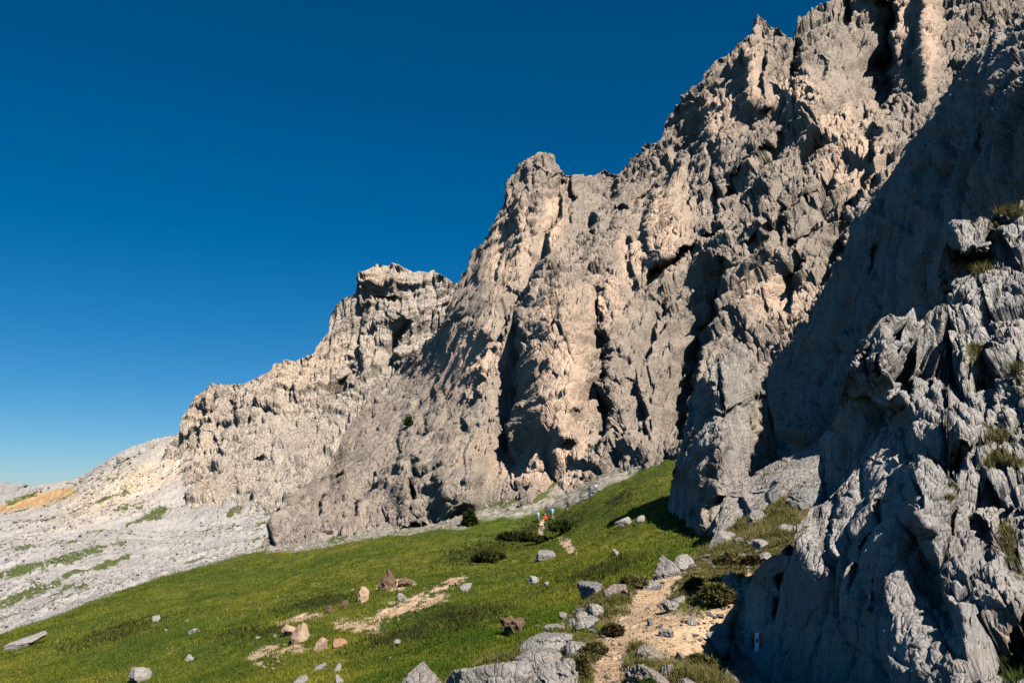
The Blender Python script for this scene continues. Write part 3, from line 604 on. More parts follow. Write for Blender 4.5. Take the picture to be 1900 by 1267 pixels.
def add_rock(name, label, cat, px, py, w, h, mat, seed, deep=1.0, tilt=0.0, sub=4, group=None, warm=0.0, sink=0.36, at=None, **kw):
    """px, py: foot of the rock in the photograph; w, h: its size there in pixels"""
    p = ground_hit(px, py) if at is None else at; m = np.linalg.norm(p) / F_PX
    w *= 0.9; P, T = rock_shape(seed, (w * m, w * m * deep, h * m * 1.30), sub, **kw)
    c, s_ = math.cos(R(tilt)), math.sin(R(tilt)); P = np.stack([P[:, 0] * c - P[:, 2] * s_, P[:, 1], P[:, 0] * s_ + P[:, 2] * c], -1)
    nz = np.clip(P[:, 2] / (h * m * 0.6), 0, 1)
    o = mesh_np(name, P, T, mat, {'warm': np.full(len(P), warm), 'veg': np.zeros(len(P))})
    o.location = (p[0], p[1] + w * m * deep * 0.25, p[2] + h * m * (0.65 - sink))
    return tag(o, label, cat, group)
ROCKS = [
 ('boulder','grey flat-topped angular boulder alone on the green meadow, the largest there','boulder',1098,1105,52,33,M_greydark,3,dict(flat_top=True,tilt=-4)),
 ('boulder','dark grey slanting boulder in the meadow just below the hikers','boulder',1010,1037,38,22,M_greydark,8,dict(tilt=18)),
 ('boulder','dark hollow-sided boulder with brown turf on top in the lower meadow','boulder',953,1174,56,38,M_clod,12,dict(rough=0.09,flat_top=True)),
 ('stone','pale grey flat stone uphill of the flat-topped boulder','stone',988,1080,28,14,M_block,15,dict(tilt=16)),
 ('stone','tiny white stone beside the pale flat stone in the meadow','stone',1015,1083,9,7,M_block,16,dict(sub=3)),
 ('stone','rounded grey stone in the meadow beyond the end of the brown rubble','stone',867,1091,22,13,M_block,18,dict(tilt=12)),
 ('earth_clod','broken brown earth bank with reddish rocks above the rubble strip','earth bank',722,1090,34,26,M_clod,21,dict(tilt=10,rough=0.1)),
 ('earth_clod','smaller reddish earth lump right of the broken earth bank','earth bank',748,1086,28,16,M_clod,22,dict(tilt=10,rough=0.1)),
 ('boulder','upright knobbly tan boulder with a dark left side in the meadow','boulder',672,1116,22,24,M_tan,24,dict(rough=0.09)),
 ('stone','white stone lying at the upper edge of the rubble strip','stone',743,1112,17,12,M_block,27,dict(tilt=15)),
 ('boulder','pinkish brown boulder, the left one of a close pair in the grass','boulder',537,1175,26,17,M_tan,31,dict(tilt=12)),
 ('boulder','pinkish brown boulder, the larger right one of a close pair','boulder',556,1189,34,26,M_tan,32,dict(tilt=8)),
 ('stone','triangular tan stone with a pointed top in the lower meadow','stone',596,1206,23,19,M_tan,35,dict(planes=7)),
 ('stone','flat orange stone beside the triangular tan stone','stone',627,1198,26,12,M_tan,36,dict(warm=0.9,tilt=5)),
 ('stone','brown crumbly stone below left of the knobbly boulder','stone',613,1134,18,12,M_clod,38,dict(rough=0.1)),
 ('stone','small reddish stone between knobbly boulder and crumbly stone','stone',639,1125,15,10,M_clod,39,dict(rough=0.1)),
 ('stone','long thin grey stone lying in the bottom meadow, pointing uphill','stone',592,1243,30,8,M_block,41,dict(tilt=28)),
 ('stone','small humped grey stone right of the long thin stone','stone',628,1241,16,10,M_block,42,dict(tilt=18)),
 ('stone','pale sliver of rock at the bottom edge of the meadow','stone',556,1266,28,10,M_block,43,dict(tilt=22)),
 ('stone','pale upright stone at the bottom edge beside the rounded boulder','stone',630,1266,16,14,M_block,44,dict(tilt=35)),
 ('stone','narrow pale stone half sunk in mid meadow grass','stone',735,1195,20,8,M_block,45,dict(tilt=30)),
 ('stone','low pale stone in the lower left meadow','stone',255,1264,32,22,M_block,47,dict(tilt=30)),
 ('stone','small grey stone high on the left meadow','stone',290,1150,14,11,M_block,48,dict(sub=3)),
 ('stone','pale flat stone in the middle of the left meadow','stone',357,1173,22,8,M_block,49,dict(tilt=14)),
 ('stone','small bright stone in the grass below the left flat stone','stone',350,1224,18,8,M_block,50,dict(sub=3)),
 ('stone','pale sunken rock ledge at the far left edge of the meadow','stone',28,1202,70,14,M_block,52,dict(tilt=26,deep=0.6)),
 ('boulder','pale rounded boulder with an orange top at the bottom edge','boulder',779,1290,76,46,M_block,55,dict(warm=0.15)),
 ('rock_outcrop','large pale fissured outcrop at the bottom, left of the path','rock outcrop',918,1325,170,96,M_block,57,dict(tilt=16,sub=5,slab=0.05,deep=0.8)),
 ('rock_outcrop','second pale rock joined to the right end of the large outcrop','rock outcrop',1000,1258,84,40,M_block,58,dict(tilt=14,sub=5)),
 ('boulder','long pale slab-like boulder with a dark crack above the outcrop','boulder',1022,1204,90,34,M_block,60,dict(tilt=12,sub=5,flat_top=True)),
 ('stone','white elongated stone on the grass above the pale slab','stone',1030,1169,36,15,M_block,62,dict(tilt=12)),
 ('stone','small white stone right of the white elongated stone','stone',1063,1158,13,13,M_block,63,dict(sub=3)),
 ('boulder','grey blocky boulder on the bank left of the path','boulder',1104,1141,30,24,M_block,65,dict()),
 ('boulder','low pale boulder under the grey blocky one beside the path','boulder',1090,1166,42,22,M_block,66,dict(tilt=20)),
 ('stone','small pale stone wedged under the low boulder at the bank','stone',1080,1150,24,14,M_block,67,dict(tilt=10)),
 ('boulder','orange-tinged low rock on the path edge near its crest','boulder',1150,1104,44,22,M_block,69,dict(tilt=10,warm=0.5)),
 ('boulder','pale rock bedded in turf left of the path crest','boulder',1212,1092,34,18,M_block,70,dict(tilt=8)),
 ('boulder','pale pointed boulder standing at the crest of the path','boulder',1238,1068,46,34,M_block,178,dict(tilt=-12,planes=9)),
 ('boulder','knobbly pale rock right of the pointed boulder at the crest','boulder',1268,1055,34,24,M_block,73,dict(tilt=-14)),
 ('boulder','grey rock with a dark undercut on the right side of the path','boulder',1244,1131,28,20,M_block,75,dict(tilt=-6)),
 ('rock_outcrop','ridged brown-grey rock breaking through the middle of the path','rock outcrop',1206,1222,46,24,M_block,77,dict(sub=5,slab=0.12,warm=0.35,tilt=-20,deep=1.2)),
 ('rock_outcrop','rough ridged bedrock step at the bottom of the path','rock outcrop',1205,1275,84,36,M_block,78,dict(sub=5,slab=0.12,warm=0.35,tilt=-16)),
 ('stone','white stone lying on the path above the ridged rock','stone',1241,1180,26,16,M_block,80,dict(tilt=-4)),
 ('stone','small dark-sided stone in the middle of the path','stone',1208,1158,14,11,M_block,81,dict(sub=3)),
 ('boulder','white jagged rock leaning against the foot of the dark buttress','boulder',1335,1212,38,40,M_block,83,dict(tilt=30)),
 ('boulder','smaller white rock above the jagged one at the buttress','boulder',1346,1190,28,22,M_block,84,dict()),
 ('stone','white stone in the grass right of the bedrock step','stone',1240,1253,30,24,M_block,86,dict(tilt=-20)),
 ('stone','brownish stone above the white stone near the bedrock step','stone',1263,1226,20,18,M_block,87,dict(warm=0.3)),
 ('stone','pale stone at the bottom right of the path','stone',1275,1272,34,16,M_block,88,dict()),
 ('rock_outcrop','notched pale rock with a black cleft left of the lower path','rock outcrop',1045,1280,80,60,M_block,90,dict(sub=5,tilt=8,rough=0.08)),
 ('boulder','rounded pale rock in turf above the notched rock','boulder',1072,1215,40,26,M_block,91,dict(tilt=14)),
 ('boulder','pale ledge rock in dry grass, top end of the stony bank','boulder',1345,1008,52,20,M_block,93,dict(tilt=24,deep=0.6)),
 ('boulder','flat pale rock in dry grass below the ledge rock','boulder',1374,1010,20,13,M_block,94,dict()),
 ('boulder','broad white stone in the middle of the dry grass bank','boulder',1412,1014,30,17,M_block,95,dict()),
 ('boulder','long grey rock under the sloping ledge','boulder',1400,972,46,14,M_block,96,dict(tilt=28,deep=0.6)),
 ('boulder','blocky grey rock near the top of the dry bank','boulder',1410,968,26,20,M_block,97,dict(tilt=16)),
 ('boulder','dark blocky rock just below the right end of the ledge','boulder',1508,936,64,34,M_greydark,98,dict(rough=0.08)),
 ('boulder','pale rock beside the buttress edge on the bank','boulder',1468,985,36,14,M_block,99,dict(tilt=10)),
 ('boulder','pale tan rock in heather on the right bank','boulder',1358,1088,40,22,M_block,101,dict(warm=0.25)),
 ('boulder','small white rock near the buttress shoulder','boulder',1424,1042,24,16,M_block,102,dict()),
 ('boulder','stone half hidden in heather above the right branch of the path','boulder',1262,1118,26,14,M_block,103,dict(sub=3)),
 ('stone','white stone at the heather edge by the right branch','stone',1288,1158,18,14,M_block,104,dict(sub=3)),
 ('boulder','low pale outcrop in the meadow left of the pinnacle','boulder',1160,972,34,14,M_block,106,dict(tilt=18,deep=0.7)),
 ('stone','pale stone beside the low outcrop left of the pinnacle','stone',1190,966,20,10,M_block,107,dict(sub=3,tilt=20)),
 ('stone','upright sliver of pale stone in the meadow right of the hikers','stone',1143,1028,12,15,M_block,108,dict(tilt=40,sub=3)),
 ('boulder','dark block on the skyline of the pale scree','boulder',224,858,26,20,M_block,110,dict(flat_top=True)),
 ('boulder','small square block on the skyline right of the dark one','boulder',262,838,12,12,M_block,111,dict(sub=3)),
 ('stone','dark stone below the feet of the hikers on their trail','stone',1006,981,9,7,M_greydark,113,dict(sub=3)),
]
for nm, lb, ct, px, py, w_, h_, mt, sd, kw in ROCKS: add_rock(nm, lb, ct, px, py, w_, h_, mt, sd, **kw)
# ---- small stones nobody could tell apart, in two groups
rg = np.random.default_rng(5)
def small_stones(n, poly, smin, smax, mat, label, group):
    xs = np.array(poly); k = 0
    protos = [rock_shape(200 + i, (1, 0.9, 0.75), 3) for i in range(6)]
    me = []
    for i, (P, T) in enumerate(protos):
        o = mesh_np('stone', P, T, mat, {'warm': np.zeros(len(P)), 'veg': np.zeros(len(P))}); me.append(o.data); bpy.data.objects.remove(o)
    def inside(x, y):
        c = False; j = len(xs) - 1
        for i in range(len(xs)):
            if (xs[i, 1] > y) != (xs[j, 1] > y) and x < (xs[j, 0] - xs[i, 0]) * (y - xs[i, 1]) / (xs[j, 1] - xs[i, 1]) + xs[i, 0]: c = not c
            j = i
        return c
    while k < n:
        x = rg.uniform(xs[:, 0].min(), xs[:, 0].max()); y = rg.uniform(xs[:, 1].min(), xs[:, 1].max())
        if not inside(x, y): continue
        p = ground_hit(x, y); sz = (smin + (smax - smin) * rg.random() ** 2) * np.linalg.norm(p) / F_PX
        o = bpy.data.objects.new('stone', me[k % 6]); scene.collection.objects.link(o)
        o.location = (p[0], p[1], p[2] + sz * 0.16); o.scale = (sz * rg.uniform(0.8, 1.3), sz, sz * rg.uniform(0.6, 1.0)); o.rotation_euler = (rg.uniform(-.3, .3), rg.uniform(-.3, .3), rg.uniform(0, 6.3))
        tag(o, label, 'stone', group); k += 1
small_stones(70, [(1340,1010),(1400,985),(1490,950),(1480,1000),(1400,1060),(1380,1110),(1340,1160),(1270,1130),(1260,1060)], 6, 15, M_block, 'small pale stone scattered in the dry grass right of the path', 'small stones in the dry grass')
small_stones(45, [(1120,1267),(1135,1190),(1180,1110),(1250,1060),(1262,1080),(1230,1150),(1340,1120),(1350,1150),(1300,1200),(1200,1180),(1150,1267)], 4, 11, M_block, 'small pale stone lying loose on the trodden path', 'loose stones on the path')
small_stones(60, [(1060,1130),(1150,1095),(1185,1095),(1150,1180),(1110,1220),(1085,1267),(880,1267),(960,1205)], 6, 20, M_block, 'pale stone bedded in the turf bank left of the path', 'stones in the turf bank')
small_stones(60, [(1000,1030),(1180,1000),(1150,1100),(1000,1160),(780,1230),(250,1230),(300,1150),(620,1080),(850,1060)], 3, 7, M_block, 'tiny white stone showing in the meadow grass', 'tiny stones in the meadow')
small_stones(40, [(830,1075),(860,1080),(740,1150),(640,1175),(520,1240),(470,1240),(520,1190),(700,1140)], 4, 9, M_tan, 'small tan stone in the brown rubble on the meadow', 'stones of the meadow rubble')
# ---- gravel and rubble: far too many to count
def gravel(name, mask, n, smin, smax, mat, seed, px_size=None, fall=1.0):
    g2 = np.random.default_rng(seed); pm = (mask / mask.sum()).ravel(); idx = g2.choice(len(pm), n, p=pm)
    base = gV[idx].copy(); dist = np.linalg.norm(base, axis=1)
    if px_size: sz = dist / F_PX * g2.uniform(*px_size, n) * (0.5 + g2.random(n) ** 3)
    else: sz = smin + (smax - smin) * g2.random(n) ** 3
    base[:, 0] += g2.normal(size=n) * 0.0008 * dist; base[:, 1] += g2.normal(size=n) * 0.0015 * dist
    Vs, Ts = [], []; off = 0
    for k in range(8):
        P, T = rock_shape(300 + seed * 10 + k, (1, 0.9, 0.7), 2, planes=9); m = np.where(np.arange(n) % 8 == k)[0]
        a = g2.uniform(0, 6.3, len(m)); c, s_ = np.cos(a), np.sin(a)
        Q = P[None] * (sz[m, None, None] * g2.uniform(0.7, 1.3, (len(m), 1, 3)))
        Q = np.stack([Q[..., 0] * c[:, None] - Q[..., 1] * s_[:, None], Q[..., 0] * s_[:, None] + Q[..., 1] * c[:, None], Q[..., 2]], -1) + base[m][:, None] + np.array([0, 0, 1]) * (sz[m] * 0.12)[:, None, None]
        Vs.append(Q.reshape(-1, 3)); Ts.append((T[None] + (np.arange(len(m)) * len(P))[:, None, None]).reshape(-1, 3) + off); off += len(m) * len(P)
    V = np.concatenate(Vs)
    return tag(mesh_np(name, V, np.concatenate(Ts), mat, {'warm': np.zeros(len(V)), 'veg': np.zeros(len(V))}), kind='stuff')
vis = (gpx > -60) & (gpx < 1660) & (gpy < 1340)
gravel('gravel', path * vis * (0.5 + (path < 0.9)), 2600, 0.01, 0.06, M_tan, 1)
gravel('gravel', soft * vis * (YY < 34) * sstep(n_mid, 0.0, 0.5), 1500, 0.02, 0.10, M_block, 2)
gravel('gravel', earth * vis, 1500, 0.05, 0.3, M_tan, 3, px_size=(1.5, 4.5))
gravel('gravel', wallband * (1 - grass) * (YY < 180) * vis * 1.0, 1600, 0.1, 0.6, M_block, 4, px_size=(1.5, 5))
gravel('rubble', (YY > 150) * (YY < 480) * (1 - grass) * vis * (gpx < 640) * (1 - brown) * sstep(n_far + 0.5 * n_mid, -0.6, 0.7), 14000, 0.3, 2.5, M_mid, 5, px_size=(1.2, 4.5))
# ------------------------------------------------------------------ grass
def leaf_mat(name, a, b, c, sc=0.25, trans=0.25):
    m = NT(name); t = m.attr('tone')
    col = m.mix(m.ramp(m.noise(sc, 4, 0.6), 0.38, 0.64), a, b); col = m.mix(t, col, c)
    m.b.inputs['Roughness'].default_value = 0.8; m.b.inputs['Specular IOR Level'].default_value = 0.04
    m.lk(col, m.b.inputs['Base Color'])
    tr = m.t.nodes.new('ShaderNodeBsdfTranslucent'); m.lk(col, tr.inputs[0]); mx = m.t.nodes.new('ShaderNodeMixShader'); mx.inputs[0].default_value = trans
    out = m.t.nodes['Material Output']; m.lk(m.b.outputs[0], mx.inputs[1]); m.lk(tr.outputs[0], mx.inputs[2]); m.lk(mx.outputs[0], out.inputs[0])
    return m.m
M_meadow = leaf_mat('meadow_grass', (0.076, 0.126, 0.012), (0.25, 0.235, 0.03), (0.036, 0.072, 0.009), 0.11)
M_dry = leaf_mat('dry_grass', (0.115, 0.112, 0.034), (0.28, 0.22, 0.095), (0.07, 0.085, 0.022), 0.9)
M_heather = leaf_mat('heather', (0.075, 0.075, 0.026), (0.12, 0.085, 0.04), (0.10, 0.05, 0.032), 1.5)
M_heath = leaf_mat('heath_green', (0.035, 0.052, 0.012), (0.075, 0.085, 0.02), (0.06, 0.055, 0.022), 0.4)
M_bush = leaf_mat('bush_leaves', (0.035, 0.065, 0.014), (0.075, 0.11, 0.026), (0.05, 0.06, 0.018), 1.0)
M_wood = NT('wood').out((0.08, 0.055, 0.035, 1)) if False else None
def wood_mat():
    m = NT('wood'); return m.out(m.mix(m.noise(8), (0.06, 0.04, 0.03), (0.12, 0.09, 0.07)))
M_wood = wood_mat()
def blades(base, hgt, wid, nb, seed, lean=0.45, tone=None, spread=1.0, up=None):
    """nb bent blades per tuft at base; returns V, T, tone"""
    g2 = np.random.default_rng(seed); n = len(base); B = np.repeat(base, nb, 0); H = np.repeat(hgt, nb) * g2.uniform(0.55, 1.15, n * nb); Wd = np.repeat(wid, nb)
    a = g2.uniform(0, 6.283, n * nb); le = lean * g2.uniform(0.2, 1.3, n * nb)
    d = np.stack([np.cos(a), np.sin(a), 0 * a], -1); sd = np.stack([-np.sin(a), np.cos(a), 0 * a], -1)
    B = B + d * (H * 0.18 * spread * g2.random(n * nb))[:, None]
    tip = B + d * (H * le)[:, None] + np.array([0, 0, 1]) * (H * np.sqrt(np.maximum(0.1, 1 - 0.6 * le ** 2)))[:, None]
    mid = B + d * (H * le * 0.32)[:, None] + np.array([0, 0, 1]) * (H * 0.55)[:, None]
    V = np.stack([B - sd * Wd[:, None] / 2, B + sd * Wd[:, None] / 2, mid + sd * Wd[:, None] * 0.36, mid - sd * Wd[:, None] * 0.36, tip], 1)
    i = np.arange(n * nb)[:, None] * 5
    T = np.concatenate([i + np.array([0, 1, 2]), i + np.array([0, 2, 3]), i + np.array([3, 2, 4])], 0)
    t = np.repeat(np.repeat(tone if tone is not None else g2.random(n) ** 2, nb) * g2.uniform(0.5, 1, n * nb), 5)
    return V.reshape(-1, 3), T, t
def grass_stuff(name, mask, n, h, wpx, nb, mat, seed, lean=0.5, hfall=0.0):
    g2 = np.random.default_rng(seed); pm = (mask / mask.sum()).ravel(); idx = g2.choice(len(pm), n, p=pm)
    b = gV[idx].copy(); dist = np.linalg.norm(b, axis=1)
    b[:, 0] += g2.normal(size=n) * 0.0006 * dist; b[:, 1] += g2.normal(size=n) * 0.002 * dist; b[:, 2] -= 0.01
    hm = n_near.ravel()[idx]
    H = h * (0.55 + 0.9 * g2.random(n)) * np.clip(1 + 0.8 * hm, 0.4, 1.8)
    tone = np.clip(0.32 + 0.8 * n_mid.ravel()[idx] - 0.5 * nm2.ravel()[idx] + 0.25 * g2.normal(size=n), 0, 1)
    V, T, t = blades(b, H, np.maximum(wpx * dist / F_PX, 0.004), nb, seed, lean, tone)
    return tag(mesh_np(name, V, T, mat, {'tone': t}, smooth=True), kind='stuff')
vis2 = (gpx > -40) & (gpx < 1480) & (gpy < 1330)
mead = grass * (1 - earth) * (near < 0.5) * (YY < 178) * (1 - bank)
grass_stuff('grass', mead * vis2 * sstep(gpy, 800, 1100), 90000, 0.16, 1.0, 3, M_meadow, 1)
grass_stuff('grass', mead * vis2, 60000, 0.22, 0.9, 3, M_meadow, 2)
grass_stuff('grass', mead * vis2 * heath, 9000, 0.30, 1.3, 4, M_heath, 3)
grass_stuff('grass', soft * vis2 * sstep(n_mid + 0.4 * n_near, -0.35, 0.1) * (YY < 34.5), 60000, 0.065, 1.1, 5, M_dry, 4, lean=0.9)
grass_stuff('grass', soft * vis2 * sstep(-n_mid + 0.3 * n_near, 0.1, 0.4) * (YY < 34.5), 6000, 0.06, 1.2, 5, M_meadow, 5)
grass_stuff('grass', bank * vis2, 16000, 0.25, 1.1, 4, M_dry, 6)
# ------------------------------------------------------------------ shrubs, tufts, small bushes on the rock
def empty(name, loc, label, cat, group=None, rz=0.0):
    o = bpy.data.objects.new(name, None); scene.collection.objects.link(o); o.location = loc; o.rotation_euler = (0, 0, rz); o.empty_display_size = 0.2
    return tag(o, label, cat, group)
def surface_hit(sheet_name, px, py, rad=4):
    P, nr = SHEETS[sheet_name]; x, y = proj(P[:nr]); s_ = np.hypot(x - px, y - py); c = np.argwhere(s_ < rad)
    if len(c) == 0: c = [np.unravel_index(np.argmin(s_), s_.shape)]
    i = min(c, key=lambda k: P[k[0], k[1], 1]); return P[i[0], i[1]].copy()
def shrub(px, py, w, h, label, mat, seed, leaf=0.05, n=900, at=None, cat='shrub', name='shrub'):
    p = ground_hit(px, py) if at is None else at; m = np.linalg.norm(p) / F_PX; Wm, Hm = w * m, h * m; g2 = np.random.default_rng(seed)
    t = empty(name, p, label, cat)
    d = g2.normal(size=(n, 3)); d /= np.linalg.norm(d, axis=1)[:, None]; d[:, 2] = np.abs(d[:, 2])
    lump = 0.72 + 0.5 * perlin(d * 2.6 + seed, seed); r = lump * (0.45 + 0.55 * g2.random(n) ** 0.5)
    c = d * r[:, None] * np.array([Wm / 2, Wm / 2, Hm]); lf = leaf * (0.6 + 0.8 * g2.random(n))
    V, T, tn = blades(c, lf * 2.0, lf * 0.8, 3, seed + 1, lean=1.0, spread=2.0)
    mesh_np('foliage', V, T, mat, {'tone': tn}, parent=t, smooth=True)
    sv, st = [], []; k = 0
    for i in range(9):                                   # stems: thin three-sided tapering bars
        e = d[i * 7] * np.array([Wm / 2, Wm / 2, Hm]) * 0.7; rr = 0.03 * Hm + 0.004
        for a in range(3):
            an = a * 2.094; sv.append((rr * math.cos(an), rr * math.sin(an), -0.05 * Hm)); 
        for a in range(3):
            an = a * 2.094; sv.append((e[0] + 0.4 * rr * math.cos(an), e[1] + 0.4 * rr * math.sin(an), e[2]))
        for a in range(3):
            b = (a + 1) % 3; st.append((k + a, k + b, k + 3 + b)); st.append((k + a, k + 3 + b, k + 3 + a))
        k += 6
    mesh_np('stem', np.array(sv), np.array(st), M_wood, parent=t)
    return t
shrub(872, 972, 30, 26, 'dark green bush at the foot of the mountain wall above the meadow', M_bush, 1, 0.35, 1100)
shrub(757, 790, 18, 18, 'small dark bush growing high on the bare mountain wall', M_bush, 2, 0.35, 500, at=surface_hit('mountain_wall', 757, 786))
shrub(1050, 985, 70, 20, 'broad low juniper on the meadow right of the hikers', M_bush, 3, 0.3, 1500)
shrub(960, 1000, 90, 14, 'flat dark heath shrub left of the hikers on the meadow', M_heath, 4, 0.3, 1500)
shrub(905, 1038, 70, 14, 'flat dark heath shrub lower left of the hikers', M_heath, 5, 0.28, 1300)
shrub(1002, 1003, 40, 9, 'low shrub tucked under the small trail below the hikers', M_bush, 6, 0.25, 700)
shrub(1332, 1118, 60, 32, 'large brown-green heather clump on the bank above the right path branch', M_dry, 7, 0.05, 3600)
shrub(1294, 1094, 44, 20, 'olive heather clump between path crest and the large clump', M_dry, 8, 0.05, 2200)
shrub(1352, 1048, 60, 20, 'olive shrub amid white stones on the dry bank', M_dry, 10, 0.06, 1700)
shrub(1398, 1048, 46, 16, 'green shrub beside the shoulder of the buttress', M_heather, 11, 0.06, 1300)
shrub(1140, 1178, 44, 15, 'low heather on the left bank of the path', M_heather, 14, 0.035, 1500)
shrub(1105, 1210, 44, 16, 'olive turf clump near the narrow lower path on its left', M_dry, 15, 0.03, 1500)
shrub(1300, 1242, 66, 28, 'olive shrub beside the white jagged rock and buttress foot', M_dry, 16, 0.03, 2400)
shrub(1205, 1290, 40, 24, 'green clump at the bottom edge of the path', M_bush, 17, 0.025, 1200)
shrub(1078, 1262, 34, 34, 'green grass clump between notched rock and lower path', M_dry, 18, 0.025, 1300)
shrub(1180, 1085, 50, 14, 'olive turf clump left of the path crest', M_dry, 19, 0.05, 1100)
def ledge_grass(px, py, w, h, label, seed, n=90, mat=None, bl=0.10):
    P, nr = SHEETS['rock_buttress']; g2 = np.random.default_rng(seed); Q = P[:nr]; x, y = proj(Q); nn = grid_normals(Q); nn *= np.sign((nn * -Q).sum(-1, keepdims=True))
    wgt = np.exp(-((x - px) / w) ** 2 * 7 - ((y - py) / h) ** 2 * 7) * sstep(nn[..., 2], -0.1, 0.5); wgt[wgt < 0.02] = 0
    n = int(n * 0.6); idx = g2.choice(wgt.size, n, p=(wgt / wgt.sum()).ravel()); b = Q.reshape(-1, 3)[idx]; c = b.mean(0)
    V, T, t = blades(b - c, np.full(n, bl) * (0.5 + g2.random(n)), np.full(n, 1.0) * np.linalg.norm(c) / F_PX * 1.1, 9, seed, lean=0.8, spread=2.5)
    o = mesh_np('grass_tuft', V, T, mat or M_dry, {'tone': t}, smooth=True); o.location = c
    return tag(o, label, 'grass tuft')
ledge_grass(1868, 400, 44, 12, 'dry yellow grass on the very top of the buttress block', 1, 150, bl=0.16)
ledge_grass(1826, 508, 22, 12, 'grass in the dark hollow under the topmost buttress block', 2, 130, bl=0.13)
ledge_grass(1815, 660, 26, 40, 'olive grass strip running down the upper buttress gully', 3, 150)
ledge_grass(1850, 815, 40, 26, 'heathery grass on the ledge halfway up the buttress', 4, 150)
ledge_grass(1862, 862, 56, 14, 'broad green ledge of grass on the right of the buttress', 5, 170)
ledge_grass(1886, 690, 12, 20, 'grass beside the right picture edge on the upper buttress', 6, 110)
ledge_grass(1872, 1010, 14, 46, 'brown grass in the vertical crack at the right of the buttress', 7, 110)
ledge_grass(1760, 928, 12, 6, 'small green tuft in the middle of the lit buttress', 8, 60, bl=0.06)
ledge_grass(1882, 1245, 36, 40, 'dark green grass in the shaded bottom right corner', 9, 160, M_bush, 0.09)
# ------------------------------------------------------------------ painted trail mark on the buttress
def paint_m(name, col):
    m = NT(name); m.b.inputs['Roughness'].default_value = 0.7
    return m.out(m.mix(m.ramp(m.noise(30, 4, 0.7), 0.5, 0.75), col, tuple(c * 0.55 + 0.03 for c in col)))
M_red, M_white, M_ink = paint_m('red_paint', (0.62, 0.06, 0.04)), paint_m('white_paint', (0.85, 0.84, 0.82)), paint_m('dark_paint', (0.03, 0.03, 0.035))
mk = empty('trail_marker', surface_hit('rock_buttress', 1404, 1190), 'red and white painted trail mark on the shaded side of the buttress', 'trail mark')
P, nr = SHEETS['rock_buttress']; bx, by = proj(P); bF = grid_faces(*P.shape[:2]); bx, by = bx.ravel(), by.ravel(); bV = P.reshape(-1, 3)
def stripe(name, x0, x1, y0, y1, mat, lift):
    fx, fy = bx[bF].mean(1), by[bF].mean(1); m = (fx > x0) & (fx < x1) & (fy > y0) & (fy < y1) & (bF.max(1) < nr * P.shape[1])
    if not m.any(): return
    V, Fq, _ = sub_mesh(bV, bF, {}, m); V = V - V / np.linalg.norm(V, axis=1)[:, None] * lift - np.array(mk.location)
    mesh_np(name, V, Fq, mat, parent=mk)
stripe('red_stripe', 1394.0, 1400.5, 1175, 1203, M_red, 0.008); stripe('white_stripe', 1400.5, 1408, 1173, 1208, M_white, 0.012); stripe('red_stripe', 1408, 1414.5, 1173, 1202, M_red, 0.008)
stripe('dark_figure', 1402, 1406.6, 1184, 1190, M_ink, 0.014)
# ------------------------------------------------------------------ hikers
def tube_union(name, chains, mat, parent, seg=10):
    """one mesh of tapering rounded limbs that run into each other at the joints"""
    bm = bmesh.new()
    for ch in chains:
        rings = []; n = len(ch)
        for k, (x, y, z, rx, ry) in enumerate(ch):
            a = Vector(ch[max(k - 1, 0)][:3]); b = Vector(ch[min(k + 1, n - 1)][:3]); d = (b - a).normalized()
            u = d.cross(Vector((0, 1, 0))); u = u.normalized() if u.length > 0.2 else Vector((1, 0, 0)); v = u.cross(d).normalized()
            rings.append([bm.verts.new(Vector((x, y, z)) + u * (rx * math.cos(t)) + v * (ry * math.sin(t))) for t in [2 * math.pi * i / seg for i in range(seg)]])
        for k in range(n - 1):
            for i in range(seg): bm.faces.new((rings[k][i], rings[k][(i + 1) % seg], rings[k + 1][(i + 1) % seg], rings[k + 1][i]))
        bm.faces.new(rings[0][::-1]); bm.faces.new(rings[-1])
    bmesh.ops.recalc_face_normals(bm, faces=bm.faces[:])
    me = bpy.data.meshes.new(name); bm.to_mesh(me); bm.free(); me.materials.append(mat)
    for p in me.polygons: p.use_smooth = True
    o = bpy.data.objects.new(name, me); scene.collection.objects.link(o); o.parent = parent
    return o
def cloth(name, col):
    m = NT(name); return m.out(m.mix(m.noise(25, 3), tuple(c * 0.8 for c in col), col))
M_skin = cloth('skin', (0.45, 0.27, 0.19)); M_hair = cloth('hair', (0.05, 0.03, 0.02)); M_boot = cloth('boots', (0.05, 0.04, 0.035))
